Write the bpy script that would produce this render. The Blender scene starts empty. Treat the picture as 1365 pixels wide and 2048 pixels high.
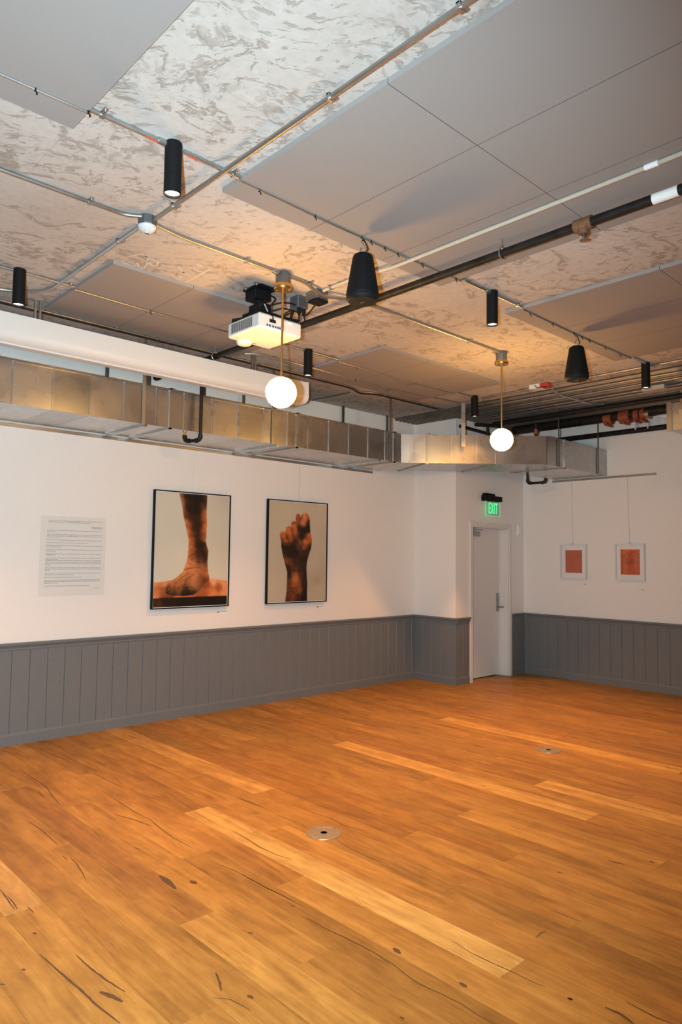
import bpy, math, random
import numpy as np
from mathutils import Vector, Matrix

# ------------------------------------------------------------------ camera
scene = bpy.context.scene
COL = scene.collection
YAW, PITCH, ROLL, FPX = math.radians(46.7497), math.radians(3.690), math.radians(0.7098), 1405.7
EYE = Vector((0.0, 0.0, 1.68))
fwd = Vector((math.cos(YAW)*math.cos(PITCH), math.sin(YAW)*math.cos(PITCH), math.sin(PITCH)))
rgt = fwd.cross(Vector((0, 0, 1))).normalized()
upv = rgt.cross(fwd)
rgt2 = math.cos(ROLL)*rgt + math.sin(ROLL)*upv
upv2 = -math.sin(ROLL)*rgt + math.cos(ROLL)*upv
cam_data = bpy.data.cameras.new('camera')
cam = bpy.data.objects.new('camera', cam_data)
COL.objects.link(cam)
M = Matrix((rgt2, upv2, -fwd)).transposed().to_4x4()
M.translation = EYE
cam.matrix_world = M
cam_data.sensor_fit = 'HORIZONTAL'
cam_data.sensor_width = 36.0
cam_data.lens = 36.0*FPX/1365.0
cam_data.clip_start = 0.02
scene.camera = cam

# ------------------------------------------------------------------ view, world, large lights
scene.view_settings.view_transform = 'Standard'
scene.view_settings.look = 'None'
scene.view_settings.exposure = 0.12
scene.view_settings.gamma = 1.0
scene.view_settings.use_curve_mapping = False
scene.cycles.max_bounces = 6
scene.cycles.diffuse_bounces = 4
scene.cycles.glossy_bounces = 3
scene.cycles.transmission_bounces = 2
scene.cycles.transparent_max_bounces = 8
scene.cycles.use_adaptive_sampling = True
scene.cycles.adaptive_threshold = 0.06
world = bpy.data.worlds.new('world'); scene.world = world
world.use_nodes = True
world.node_tree.nodes['Background'].inputs[0].default_value = (0.75, 0.85, 1.0, 1)
world.node_tree.nodes['Background'].inputs[1].default_value = 0.02

def lamp(name, kind, loc, energy, color, aim=None, **kw):
    d = bpy.data.lights.new(name, kind)
    d.energy = energy; d.color = color
    for k, v in kw.items(): setattr(d, k, v)
    o = bpy.data.objects.new(name, d); COL.objects.link(o); o.location = loc
    if aim is not None:
        o.rotation_euler = (Vector(aim)-Vector(loc)).to_track_quat('-Z', 'Y').to_euler()
    return o

FLASH_W, SPOT_W, GLOBE_E = 1190.0, 258.0, 98.0
WARM = (1.0, 0.42, 0.09)
# the photographer's flash, a hand's width left of the lens (the camera is held upright)
flash_pos = EYE - rgt2*0.17
lamp('flash', 'SPOT', flash_pos, FLASH_W, (0.635, 0.868, 0.985), aim=flash_pos+fwd+upv*0.02-rgt*0.18, spot_size=math.radians(112), spot_blend=0.8, shadow_soft_size=0.025)

# ------------------------------------------------------------------ helpers
ORG = {}
class MB:
    def __init__(s): s.v = []; s.f = []
    def add(s, vs, fs):
        n = len(s.v); s.v += [tuple(v) for v in vs]; s.f += [tuple(i+n for i in f) for f in fs]; return s
    def box(s, x0, x1, y0, y1, z0, z1, bev=0.0):
        if bev <= 0:
            vs = [(x, y, z) for x in (x0, x1) for y in (y0, y1) for z in (z0, z1)]
            return s.add(vs, [(0, 1, 3, 2), (4, 6, 7, 5), (0, 4, 5, 1), (2, 3, 7, 6), (0, 2, 6, 4), (1, 5, 7, 3)])
        b = bev; vs = []
        for x, sx in ((x0, 1), (x1, -1)):
            for y, sy in ((y0, 1), (y1, -1)):
                for z, sz in ((z0, 1), (z1, -1)):
                    vs += [(x, y+sy*b, z+sz*b), (x+sx*b, y, z+sz*b), (x+sx*b, y+sy*b, z)]
        I = lambda i, j, k, a: ((i*2+j)*2+k)*3+a
        fs = []
        for i in (0, 1): fs.append([I(i, 0, 0, 0), I(i, 0, 1, 0), I(i, 1, 1, 0), I(i, 1, 0, 0)])
        for j in (0, 1): fs.append([I(0, j, 0, 1), I(0, j, 1, 1), I(1, j, 1, 1), I(1, j, 0, 1)])
        for k in (0, 1): fs.append([I(0, 0, k, 2), I(0, 1, k, 2), I(1, 1, k, 2), I(1, 0, k, 2)])
        for j in (0, 1):
            for k in (0, 1): fs.append([I(0, j, k, 1), I(0, j, k, 2), I(1, j, k, 2), I(1, j, k, 1)])
        for i in (0, 1):
            for k in (0, 1): fs.append([I(i, 0, k, 0), I(i, 0, k, 2), I(i, 1, k, 2), I(i, 1, k, 0)])
        for i in (0, 1):
            for j in (0, 1): fs.append([I(i, j, 0, 0), I(i, j, 0, 1), I(i, j, 1, 1), I(i, j, 1, 0)])
        for i in (0, 1):
            for j in (0, 1):
                for k in (0, 1): fs.append([I(i, j, k, 0), I(i, j, k, 1), I(i, j, k, 2)])
        return s.add(vs, fs)
    def tube(s, pts, r, n=10, caps=True):
        P = [Vector(p) for p in pts]; rr = r if isinstance(r, (list, tuple)) else [r]*len(P)
        T = []
        for i in range(len(P)):
            a = P[max(i-1, 0)]; b = P[min(i+1, len(P)-1)]
            t = Vector((0, 0, 0))
            if i > 0: t += (P[i]-P[i-1]).normalized()
            if i < len(P)-1: t += (P[i+1]-P[i]).normalized()
            T.append(t.normalized())
        ref = Vector((0, 0, 1)) if abs(T[0].z) < 0.9 else Vector((1, 0, 0))
        u = T[0].cross(ref).normalized(); vs = []
        for i, p in enumerate(P):
            u = (u - T[i]*u.dot(T[i])).normalized(); w = T[i].cross(u)
            for k in range(n):
                a = 2*math.pi*k/n; vs.append(p+(u*math.cos(a)+w*math.sin(a))*rr[i])
        fs = [(i*n+k, i*n+(k+1) % n, (i+1)*n+(k+1) % n, (i+1)*n+k) for i in range(len(P)-1) for k in range(n)]
        if caps: fs += [tuple(range(n))[::-1], tuple((len(P)-1)*n+k for k in range(n))]
        return s.add(vs, fs)
    def lathe(s, cx, cy, prof, n=28, cz=0.0, axis='z', caps=True):
        vs = []
        for r, h in prof:
            for k in range(n):
                a = 2*math.pi*k/n; c, d = r*math.cos(a), r*math.sin(a)
                vs.append((cx+c, cy+d, cz+h) if axis == 'z' else ((cx+c, cy+h, cz+d) if axis == 'y' else (cx+h, cy+c, cz+d)))
        m = len(prof)
        fs = [(i*n+k, i*n+(k+1) % n, (i+1)*n+(k+1) % n, (i+1)*n+k) for i in range(m-1) for k in range(n)]
        if caps and prof[0][0] > 1e-3: fs.append(tuple(range(n))[::-1])
        if caps and prof[-1][0] > 1e-3: fs.append(tuple((m-1)*n+k for k in range(n)))
        return s.add(vs, fs)
    def prism(s, poly, z0, z1):
        n = len(poly)
        vs = [(x, y, z0) for x, y in poly]+[(x, y, z1) for x, y in poly]
        return s.add(vs, [tuple(range(n))[::-1], tuple(range(n, 2*n))]+[(i, (i+1) % n, n+(i+1) % n, n+i) for i in range(n)])
    def extrude_x(s, poly, x0, x1):      # poly in (y, z)
        n = len(poly)
        vs = [(x0, y, z) for y, z in poly]+[(x1, y, z) for y, z in poly]
        return s.add(vs, [tuple(range(n))[::-1], tuple(range(n, 2*n))]+[(i, (i+1) % n, n+(i+1) % n, n+i) for i in range(n)])
    def extrude_y(s, poly, y0, y1):      # poly in (x, z)
        n = len(poly)
        vs = [(x, y0, z) for x, z in poly]+[(x, y1, z) for x, z in poly]
        return s.add(vs, [tuple(range(n)), tuple(range(n, 2*n))[::-1]]+[(i, n+i, n+(i+1) % n, (i+1) % n) for i in range(n)])
    def mesh(s, name, org=(0, 0, 0), smooth=False):
        me = bpy.data.meshes.new(name)
        me.from_pydata([(v[0]-org[0], v[1]-org[1], v[2]-org[2]) for v in s.v], [], s.f)
        import bmesh
        bm = bmesh.new(); bm.from_mesh(me)
        bmesh.ops.remove_doubles(bm, verts=bm.verts, dist=1e-6)
        bmesh.ops.recalc_face_normals(bm, faces=bm.faces); bm.to_mesh(me); bm.free()
        if smooth:
            for p in me.polygons: p.use_smooth = True
            me.set_sharp_from_angle(angle=math.radians(40))
        return me
    def build(s, name, m, parent=None, smooth=False):
        org = ORG.get(parent.name, (0, 0, 0)) if parent else (0, 0, 0)
        me = s.mesh(name, org, smooth)
        o = bpy.data.objects.new(name, me); COL.objects.link(o)
        me.materials.append(m)
        if parent: o.parent = parent
        ORG[o.name] = org
        return o

def tag(o, label=None, cat=None, group=None, kind=None):
    if label: o['label'] = label
    if cat: o['category'] = cat
    if group: o['group'] = group
    if kind: o['kind'] = kind
    return o
def thing(name, label, cat, loc, group=None):
    o = bpy.data.objects.new(name, None); COL.objects.link(o); o.location = loc
    o.empty_display_size = 0.1
    ORG[o.name] = tuple(loc)
    return tag(o, label, cat, group)
def struct(name, mb, m, smooth=False): return tag(mb.build(name, m, None, smooth), kind='structure')
def B(*a, **k): return MB().box(*a, **k)

# ------------------------------------------------------------------ materials
def new_mat(name):
    m = bpy.data.materials.new(name); m.use_nodes = True
    nt = m.node_tree; b = nt.nodes['Principled BSDF']
    return m, nt, b
def N(nt, typ, **kw):
    n = nt.nodes.new(typ)
    for k, v in kw.items():
        if k.startswith('i_'):
            key = k[2:]
            key = int(key) if key.isdigit() else key
            n.inputs[key].default_value = v
        else: setattr(n, k, v)
    return n
def ramp(nt, fac, stops):
    r = nt.nodes.new('ShaderNodeValToRGB'); e = r.color_ramp.elements
    while len(e) < len(stops): e.new(0.5)
    for el, (p, c) in zip(e, stops):
        el.position = p; el.color = (*c, 1) if len(c) == 3 else c
    nt.links.new(fac, r.inputs[0]); return r.outputs[0]
def mathn(nt, op, a, b=None, clamp=False):
    n = nt.nodes.new('ShaderNodeMath'); n.operation = op; n.use_clamp = clamp
    for i, x in enumerate((a, b)):
        if x is None: continue
        if isinstance(x, (int, float)): n.inputs[i].default_value = x
        else: nt.links.new(x, n.inputs[i])
    return n.outputs[0]
def mixc(nt, fac, a, b, mode='MIX'):
    n = nt.nodes.new('ShaderNodeMix'); n.data_type = 'RGBA'; n.blend_type = mode
    for i, x in ((0, fac), (6, a), (7, b)):
        if isinstance(x, (int, float)): n.inputs[i].default_value = x
        elif isinstance(x, tuple): n.inputs[i].default_value = (*x, 1)
        else: nt.links.new(x, n.inputs[i])
    return n.outputs[2]
def noise(nt, vec, scale, detail=3, rough=0.5, dist=0.0):
    n = N(nt, 'ShaderNodeTexNoise'); n.inputs['Scale'].default_value = scale; n.inputs['Detail'].default_value = detail
    n.inputs['Roughness'].default_value = rough; n.inputs['Distortion'].default_value = dist
    nt.links.new(vec, n.inputs['Vector']); return n.outputs[0]
def mapping(nt, vec, scale=(1, 1, 1), loc=(0, 0, 0)):
    n = N(nt, 'ShaderNodeMapping'); n.inputs['Scale'].default_value = scale; n.inputs['Location'].default_value = loc
    nt.links.new(vec, n.inputs['Vector']); return n.outputs[0]
def pos(nt): return N(nt, 'ShaderNodeNewGeometry').outputs['Position']
def bump(nt, bsdf, h, strength=0.2, dist=0.01):
    n = N(nt, 'ShaderNodeBump'); n.inputs['Strength'].default_value = strength; n.inputs['Distance'].default_value = dist
    nt.links.new(h, n.inputs['Height']); nt.links.new(n.outputs[0], bsdf.inputs['Normal'])
def simple(name, col, rough=0.5, metal=0.0, var=0.06, scale=30.0, spec=0.5, bumpy=0.0, coat=0.0):
    m, nt, b = new_mat(name)
    p = pos(nt); f = noise(nt, p, scale, 4)
    c0 = tuple(max(0, c*(1-var)) for c in col); c1 = tuple(min(1, c*(1+var)) for c in col)
    nt.links.new(ramp(nt, f, [(0.3, c0), (0.7, c1)]), b.inputs['Base Color'])
    b.inputs['Roughness'].default_value = rough; b.inputs['Metallic'].default_value = metal
    b.inputs['Specular IOR Level'].default_value = spec
    if coat: b.inputs['Coat Weight'].default_value = coat; b.inputs['Coat Roughness'].default_value = 0.05
    if bumpy: bump(nt, b, f, bumpy, 0.002)
    return m
def emit(name, col, strength):
    m, nt, b = new_mat(name)
    b.inputs['Base Color'].default_value = (*col, 1)
    b.inputs['Emission Color'].default_value = (*col, 1); b.inputs['Emission Strength'].default_value = strength
    return m

MAT = {}
MAT['wall'] = simple('wall_paint', (0.80, 0.77, 0.74), 0.55, var=0.015, scale=60, spec=0.3, bumpy=0.05)
MAT['ward'] = simple('wainscot_paint', (0.155, 0.164, 0.172), 0.42, var=0.04, scale=40, spec=0.4)
MAT['door'] = simple('door_paint', (0.70, 0.675, 0.65), 0.4, var=0.015, spec=0.4)
MAT['black'] = simple('black_powder_coat', (0.006, 0.006, 0.0065), 0.65, var=0.1, spec=0.18)
MAT['blackpipe'] = simple('black_steel_pipe', (0.011, 0.010, 0.0092), 0.5, var=0.6, scale=18, spec=0.3)
MAT['rust'] = simple('rusted_fitting', (0.16, 0.07, 0.03), 0.7, var=0.3, scale=60)
MAT['redpaint'] = simple('red_paint', (0.42, 0.03, 0.02), 0.45, var=0.12)
MAT['redfit'] = simple('red_oxide_coupling', (0.26, 0.055, 0.025), 0.55, var=0.3, scale=60)
MAT['brass'] = simple('brushed_brass', (0.58, 0.36, 0.12), 0.32, 1.0, var=0.08, scale=50)
MAT['steel'] = simple('satin_steel', (0.40, 0.38, 0.36), 0.38, 1.0, var=0.08)
MAT['white'] = simple('white_enamel', (0.70, 0.685, 0.67), 0.35, var=0.01, spec=0.4)
MAT['plastic'] = simple('white_plastic', (0.62, 0.615, 0.61), 0.4, var=0.01)
MAT['dark'] = simple('dark_slot', (0.008, 0.008, 0.008), 0.65, spec=0.2)
MAT['ink'] = simple('grey_ink', (0.36, 0.35, 0.345), 0.6)
MAT['paper'] = simple('white_card', (0.84, 0.82, 0.79), 0.7, var=0.01)
MAT['boxmetal'] = simple('brushed_floor_metal', (0.40, 0.33, 0.25), 0.45, 0.75, var=0.12, scale=40)
MAT['putty'] = simple('putty_plastic', (0.42, 0.38, 0.33), 0.6)
MAT['wire'] = simple('hanging_wire', (0.42, 0.38, 0.34), 0.4, 0.6)
MAT['redmark'] = simple('red_print', (0.62, 0.10, 0.05), 0.5)
MAT['blueport'] = simple('blue_port', (0.05, 0.08, 0.30), 0.5)
MAT['crack'] = simple('dark_crack_filler', (0.085, 0.042, 0.016), 0.5, var=0.25, scale=80)

def m_galv(name, col, rough, lo=0.75, metal=0.95):
    m, nt, b = new_mat(name); p = pos(nt)
    oi = N(nt, 'ShaderNodeObjectInfo')
    v = N(nt, 'ShaderNodeTexVoronoi'); v.inputs['Scale'].default_value = 60; nt.links.new(p, v.inputs['Vector'])
    f = noise(nt, p, 2.2, 4, 0.55); g = noise(nt, p, 4.5, 3, 0.5, 0.4)
    mx = mathn(nt, 'ADD', mathn(nt, 'MULTIPLY', v.outputs['Color'], 0.10), mathn(nt, 'MULTIPLY', mathn(nt, 'ADD', f, g), 0.45))
    c = ramp(nt, mx, [(0.3, tuple(x*lo for x in col)), (0.75, col)])
    tint = mathn(nt, 'MULTIPLY_ADD', oi.outputs['Random'], 0.30); nt.nodes[-1].inputs[2].default_value = 0.78
    tn = N(nt, 'ShaderNodeCombineXYZ')
    for i in range(3): nt.links.new(tint, tn.inputs[i])
    nt.links.new(mixc(nt, 1.0, c, tn.outputs[0], 'MULTIPLY'), b.inputs['Base Color'])
    b.inputs['Metallic'].default_value = metal
    r = mathn(nt, 'MULTIPLY_ADD', g, 0.16); nt.nodes[-1].inputs[2].default_value = rough-0.08
    nt.links.new(r, b.inputs['Roughness'])
    return m
MAT['galv'] = m_galv('galvanised_sheet', (0.60, 0.595, 0.59), 0.28, 0.80)
MAT['boxsteel'] = m_galv('galvanised_box', (0.26, 0.265, 0.27), 0.48, 0.5, 0.7)
MAT['cream'] = simple('cream_painted_conduit', (0.46, 0.40, 0.32), 0.45, var=0.06)
MAT['jointshade'] = simple('panel_joint_shade', (0.06, 0.056, 0.052), 0.9, var=0.1)
MAT['chalk'] = simple('chalk', (0.60, 0.555, 0.51), 0.9, var=0.12, scale=90)
MAT['emt'] = m_galv('galvanised_conduit', (0.56, 0.54, 0.51), 0.42)
MAT['deck'] = m_galv('steel_deck', (0.30, 0.27, 0.24), 0.55, 0.5)

def m_concrete():
    m, nt, b = new_mat('bare_concrete_ceiling'); p = pos(nt)
    big = noise(nt, p, 0.9, 5, 0.6)
    base = ramp(nt, big, [(0.32, (0.43, 0.375, 0.335)), (0.50, (0.51, 0.455, 0.41)), (0.68, (0.57, 0.52, 0.48))])
    fine = noise(nt, p, 26, 5, 0.65)
    base = mixc(nt, 0.30, base, ramp(nt, fine, [(0.3, (0.36, 0.33, 0.305)), (0.7, (0.58, 0.535, 0.50))]))
    warp = N(nt, 'ShaderNodeVectorMath'); warp.operation = 'MULTIPLY_ADD'
    nz = N(nt, 'ShaderNodeTexNoise'); nz.inputs['Scale'].default_value = 2.2; nz.inputs['Detail'].default_value = 3; nt.links.new(p, nz.inputs['Vector'])
    nt.links.new(nz.outputs['Color'], warp.inputs[0]); warp.inputs[1].default_value = (0.35, 0.35, 0.35); nt.links.new(p, warp.inputs[2]); wp = warp.outputs[0]
    def contour(scale, sc, lvl, width, detail=5, loc=(0, 0, 0)):
        n1 = noise(nt, mapping(nt, wp, sc, loc), scale, detail, 0.58, 0.3)
        return mathn(nt, 'SUBTRACT', 1.0, mathn(nt, 'MULTIPLY', mathn(nt, 'ABSOLUTE', mathn(nt, 'SUBTRACT', n1, lvl)), width), True)
    def gate(scale, lo, hi, detail=3, sc=(1, 1, 1)):
        return ramp(nt, noise(nt, mapping(nt, p, sc), scale, detail, 0.65), [(lo, (0, 0, 0)), (hi, (1, 1, 1))])
    # ragged edges where the skim coat tore away
    torn = mathn(nt, 'MULTIPLY', contour(1.5, (1, 1.3, 1), 0.5, 30.0), gate(17.0, 0.44, 0.52))
    torn2 = mathn(nt, 'MULTIPLY', mathn(nt, 'MULTIPLY', contour(2.6, (1.2, 0.8, 1), 0.44, 30.0, 5, (5, 3, 0)), gate(20.0, 0.47, 0.54)), gate(1.1, 0.44, 0.56))
    # short chatter strokes left by the scraper
    rot = N(nt, 'ShaderNodeMapping'); rot.inputs['Rotation'].default_value = (0, 0, math.radians(40)); nt.links.new(wp, rot.inputs['Vector'])
    q2 = mapping(nt, rot.outputs[0], (1.0, 2.4, 1.0), (3.1, 7.7, 0))
    dash = ramp(nt, noise(nt, q2, 11.0, 5, 0.65, 0.1), [(0.575, (0, 0, 0)), (0.61, (1, 1, 1))])
    dash = mathn(nt, 'MULTIPLY', dash, gate(1.2, 0.40, 0.56))
    marks = mathn(nt, 'MAXIMUM', mathn(nt, 'MAXIMUM', torn, torn2), mathn(nt, 'MULTIPLY', dash, 0.75))
    col = mixc(nt, mathn(nt, 'MULTIPLY', marks, 0.66), base, (0.225, 0.172, 0.135))
    # chalky patches and faint formwork sheet joints
    ch = gate(2.3, 0.60, 0.70, 4)
    col = mixc(nt, mathn(nt, 'MULTIPLY', ch, 0.35), col, (0.60, 0.57, 0.54))
    br = N(nt, 'ShaderNodeTexBrick'); br.offset = 0.5
    for k, v in (('Scale', 1.0), ('Mortar Size', 0.005), ('Brick Width', 2.4), ('Row Height', 1.2), ('Mortar Smooth', 0.3)): br.inputs[k].default_value = v
    nt.links.new(p, br.inputs['Vector'])
    col = mixc(nt, mathn(nt, 'MULTIPLY', br.outputs['Fac'], 0.35), col, (0.36, 0.33, 0.305))
    nt.links.new(col, b.inputs['Base Color'])
    b.inputs['Roughness'].default_value = 0.85; b.inputs['Specular IOR Level'].default_value = 0.2
    h = mathn(nt, 'SUBTRACT', mathn(nt, 'MULTIPLY', fine, 0.25), marks)
    bump(nt, b, h, 0.45, 0.005)
    return m
MAT['concrete'] = m_concrete()
MAT['panel'] = simple('grey_acoustic_board', (0.305, 0.272, 0.255), 0.9, var=0.07, scale=350, spec=0.1, bumpy=0.25)

def m_wood():
    m, nt, b = new_mat('oiled_oak_plank')
    oi = N(nt, 'ShaderNodeObjectInfo')
    tc = N(nt, 'ShaderNodeTexCoord').outputs['Object']
    off = N(nt, 'ShaderNodeCombineXYZ')
    for i, k in enumerate((37.0, 91.0, 53.0)): nt.links.new(mathn(nt, 'MULTIPLY', oi.outputs['Random'], k), off.inputs[i])
    va = N(nt, 'ShaderNodeVectorMath'); va.operation = 'ADD'
    nt.links.new(tc, va.inputs[0]); nt.links.new(off.outputs[0], va.inputs[1]); p = va.outputs[0]
    grain = noise(nt, mapping(nt, p, (26, 1.1, 1)), 1.6, 6, 0.62, 0.6)
    broad = noise(nt, mapping(nt, p, (5.0, 0.9, 1)), 1.3, 4, 0.55, 1.2)
    mott = noise(nt, mapping(nt, p, (9, 4, 1)), 1.5, 4, 0.6, 0.5)
    g = mathn(nt, 'ADD', mathn(nt, 'MULTIPLY', grain, 0.32), mathn(nt, 'ADD', mathn(nt, 'MULTIPLY', broad, 0.42), mathn(nt, 'MULTIPLY', mott, 0.26)))
    col = ramp(nt, g, [(0.34, (0.19, 0.086, 0.0185)), (0.47, (0.31, 0.148, 0.032)), (0.56, (0.395, 0.198, 0.044)), (0.68, (0.49, 0.268, 0.068))])
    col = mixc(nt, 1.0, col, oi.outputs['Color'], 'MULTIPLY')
    # small knots and short checks in the wood itself
    kn = noise(nt, mapping(nt, p, (7.0, 2.4, 1), (2, 5, 0)), 2.2, 3, 0.5, 0.3)
    knot = ramp(nt, kn, [(0.70, (0, 0, 0)), (0.80, (1, 1, 1))])
    ck = noise(nt, mapping(nt, p, (20.0, 0.9, 1), (4, 8, 0)), 1.8, 5, 0.55, 0.7)
    band = mathn(nt, 'SUBTRACT', 1.0, mathn(nt, 'MULTIPLY', mathn(nt, 'ABSOLUTE', mathn(nt, 'SUBTRACT', ck, 0.5)), 60.0), True)
    sel = ramp(nt, noise(nt, mapping(nt, p, (3.0, 1.2, 1), (7, 1, 0)), 1.5, 3), [(0.60, (0, 0, 0)), (0.68, (1, 1, 1))])
    dk = mathn(nt, 'MAXIMUM', mathn(nt, 'MULTIPLY', knot, 0.6), mathn(nt, 'MULTIPLY', mathn(nt, 'MULTIPLY', band, sel), 0.7))
    col = mixc(nt, dk, col, (0.12, 0.055, 0.020))
    nt.links.new(col, b.inputs['Base Color'])
    r = mathn(nt, 'MULTIPLY_ADD', grain, 0.16); nt.nodes[-1].inputs[2].default_value = 0.40
    nt.links.new(r, b.inputs['Roughness'])
    b.inputs['Specular IOR Level'].default_value = 0.28
    bump(nt, b, mathn(nt, 'SUBTRACT', grain, dk), 0.12, 0.002)
    return m
MAT['wood'] = m_wood()

def m_vcol(name, rough, coat):
    m, nt, b = new_mat(name)
    a = N(nt, 'ShaderNodeVertexColor'); a.layer_name = 'Col'
    g = noise(nt, pos(nt), 420.0, 2)
    c = mixc(nt, 0.10, a.outputs[0], ramp(nt, g, [(0.3, (0, 0, 0)), (0.7, (1, 1, 1))]), 'OVERLAY')
    nt.links.new(c, b.inputs['Base Color']); b.inputs['Roughness'].default_value = rough
    b.inputs['Specular IOR Level'].default_value = 0.3
    b.inputs['Coat Weight'].default_value = coat; b.inputs['Coat Roughness'].default_value = 0.04
    return m
MAT['print'] = m_vcol('photo_print', 0.6, 0.2)

def m_clear(name, tint, gloss, refl=0.05):
    m = bpy.data.materials.new(name); m.use_nodes = True; nt = m.node_tree; nt.nodes.clear()
    out = N(nt, 'ShaderNodeOutputMaterial'); t = N(nt, 'ShaderNodeBsdfTransparent'); g = N(nt, 'ShaderNodeBsdfGlossy')
    t.inputs[0].default_value = (*tint, 1); g.inputs['Roughness'].default_value = gloss
    mx = N(nt, 'ShaderNodeMixShader'); mx.inputs[0].default_value = refl; nt.links.new(t.outputs[0], mx.inputs[1]); nt.links.new(g.outputs[0], mx.inputs[2])
    nt.links.new(mx.outputs[0], out.inputs[0]); return m
MAT['glass'] = m_clear('picture_glass', (0.99, 0.99, 0.99), 0.03, 0.04)
MAT['film'] = m_clear('clear_vinyl_film', (0.993, 0.996, 0.995), 0.16, 0.03)
MAT['acrylic'] = m_clear('edge_lit_acrylic', (0.88, 0.95, 0.90), 0.05)
MAT['globe'] = emit('lit_opal_globe', (1.0, 0.53, 0.13), GLOBE_E)
MAT['lens'] = emit('lit_downlight_lens', (1.0, 0.86, 0.66), 9.0)
MAT['exit'] = emit('exit_letter_green', (0.05, 0.80, 0.28), 1.1)
MAT['exitedge'] = emit('exit_edge_glow', (0.45, 0.85, 0.55), 0.35)
MAT['led_r'] = emit('red_indicator', (1.0, 0.25, 0.05), 2.0)
MAT['led_g'] = emit('green_indicator', (0.3, 1.0, 0.1), 2.0)

# ------------------------------------------------------------------ the room
YL, XR, YF, XN, CZ = 6.545, 9.26, 5.82, 7.60, 3.62       # left wall, right wall, door wall, nook wall, ceiling
XD = 7.13                                                # concrete ends here, steel deck goes on
floor = struct('floor', B(-3, 9.4, -3, 6.7, -0.12, -0.014), MAT['wood'])
ceiling = struct('ceiling', B(-3, XD, -3, 6.7, CZ, CZ+0.2), MAT['concrete'])
wall_left = struct('wall_left', B(-3, XN, YL, YL+0.15, -0.1, 3.85), MAT['wall'])
wall_nook = struct('wall_nook', B(XN, XN+0.15, YF, YL+0.15, -0.1, 3.85), MAT['wall'])
DX0, DX1, DZ = 7.955, 8.855, 2.14
wall_far = struct('wall_far', MB().box(XN+0.15, DX0, YF, YF+0.3, -0.1, 3.85).box(DX1, XR+0.14, YF, YF+0.3, -0.1, 3.85).box(DX0, DX1, YF, YF+0.3, DZ, 3.85), MAT['wall'])
wall_right = struct('wall_right', B(XR, XR+0.14, -3, YF, -0.1, 3.85), MAT['wall'])
wall_back = struct('wall_back', B(-3, 9.4, -3.15, -3, -0.1, 3.85), MAT['wall'])
wall_near = struct('wall_near', B(-3.15, -3, -3, 6.7, -0.1, 3.85), MAT['wall'])

def corrugated(x0, x1, y0, y1, z0, z1, pitch):
    m = MB(); prof = []; x = x0
    while x < x1-1e-6:
        prof += [(x, z1), (min(x+pitch*0.36, x1), z1), (min(x+pitch*0.5, x1), z0), (min(x+pitch*0.86, x1), z0)]
        x += pitch
    prof.append((x1, z1))
    vs = [(a, y0, c) for a, c in prof]+[(a, y1, c) for a, c in prof]; n = len(prof)
    m.add(vs, [(i, i+1, n+i+1, n+i) for i in range(n-1)])
    return m
deck = struct('ceiling_deck', corrugated(XD, XN, -3, YL, 3.585, 3.615, 0.085), MAT['deck'])
d2 = struct('ceiling_deck', corrugated(XN, XR, -3, YF, 3.585, 3.615, 0.085), MAT['deck'])

# floor planks: rows 0.187 wide, ends staggered in steps of a quarter length
random.seed(11)
PW, PL, PS = 0.187, 2.428, 0.607
phase = {-7: 3, -6: 1, -4: 2, -3: 1, 0: 0, 2: 1, 3: 0, 5: 1, 7: 2, 8: 0, 10: 1, 12: 2, 13: 1, 15: 2, 18: 1, -5: 0, -2: 3, -1: 2, 1: 3, 4: 2, 6: 3, 9: 3, 11: 3, 14: 3, 16: 0, 17: 3, 19: 3}
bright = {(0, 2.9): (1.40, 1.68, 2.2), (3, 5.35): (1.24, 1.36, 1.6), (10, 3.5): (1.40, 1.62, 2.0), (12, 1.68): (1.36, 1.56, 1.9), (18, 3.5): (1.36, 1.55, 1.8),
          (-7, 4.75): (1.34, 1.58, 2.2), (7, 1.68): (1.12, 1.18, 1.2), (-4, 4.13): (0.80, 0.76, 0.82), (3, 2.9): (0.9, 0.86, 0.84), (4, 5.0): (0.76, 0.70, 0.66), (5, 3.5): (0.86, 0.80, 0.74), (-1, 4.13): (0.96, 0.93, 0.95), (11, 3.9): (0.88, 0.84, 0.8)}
plank_mesh = {}
def plank_for(L):
    key = round(L, 3)
    if key not in plank_mesh:
        mb = MB().box(0.0003, PW-0.0003, 0.0003, L-0.0003, -0.0139, 0.0, bev=0.0008)
        me = mb.mesh('plank'); me.materials.append(MAT['wood']); plank_mesh[key] = me
    return plank_mesh[key]
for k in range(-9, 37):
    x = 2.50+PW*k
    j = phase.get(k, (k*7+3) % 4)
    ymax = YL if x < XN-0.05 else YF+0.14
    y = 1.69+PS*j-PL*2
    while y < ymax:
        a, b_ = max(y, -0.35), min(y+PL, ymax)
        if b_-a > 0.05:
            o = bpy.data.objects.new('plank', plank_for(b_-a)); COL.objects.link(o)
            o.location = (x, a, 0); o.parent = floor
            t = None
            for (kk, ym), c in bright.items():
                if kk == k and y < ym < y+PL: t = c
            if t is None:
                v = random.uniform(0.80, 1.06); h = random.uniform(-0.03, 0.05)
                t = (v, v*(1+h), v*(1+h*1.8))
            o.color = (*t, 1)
        y += PL
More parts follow.
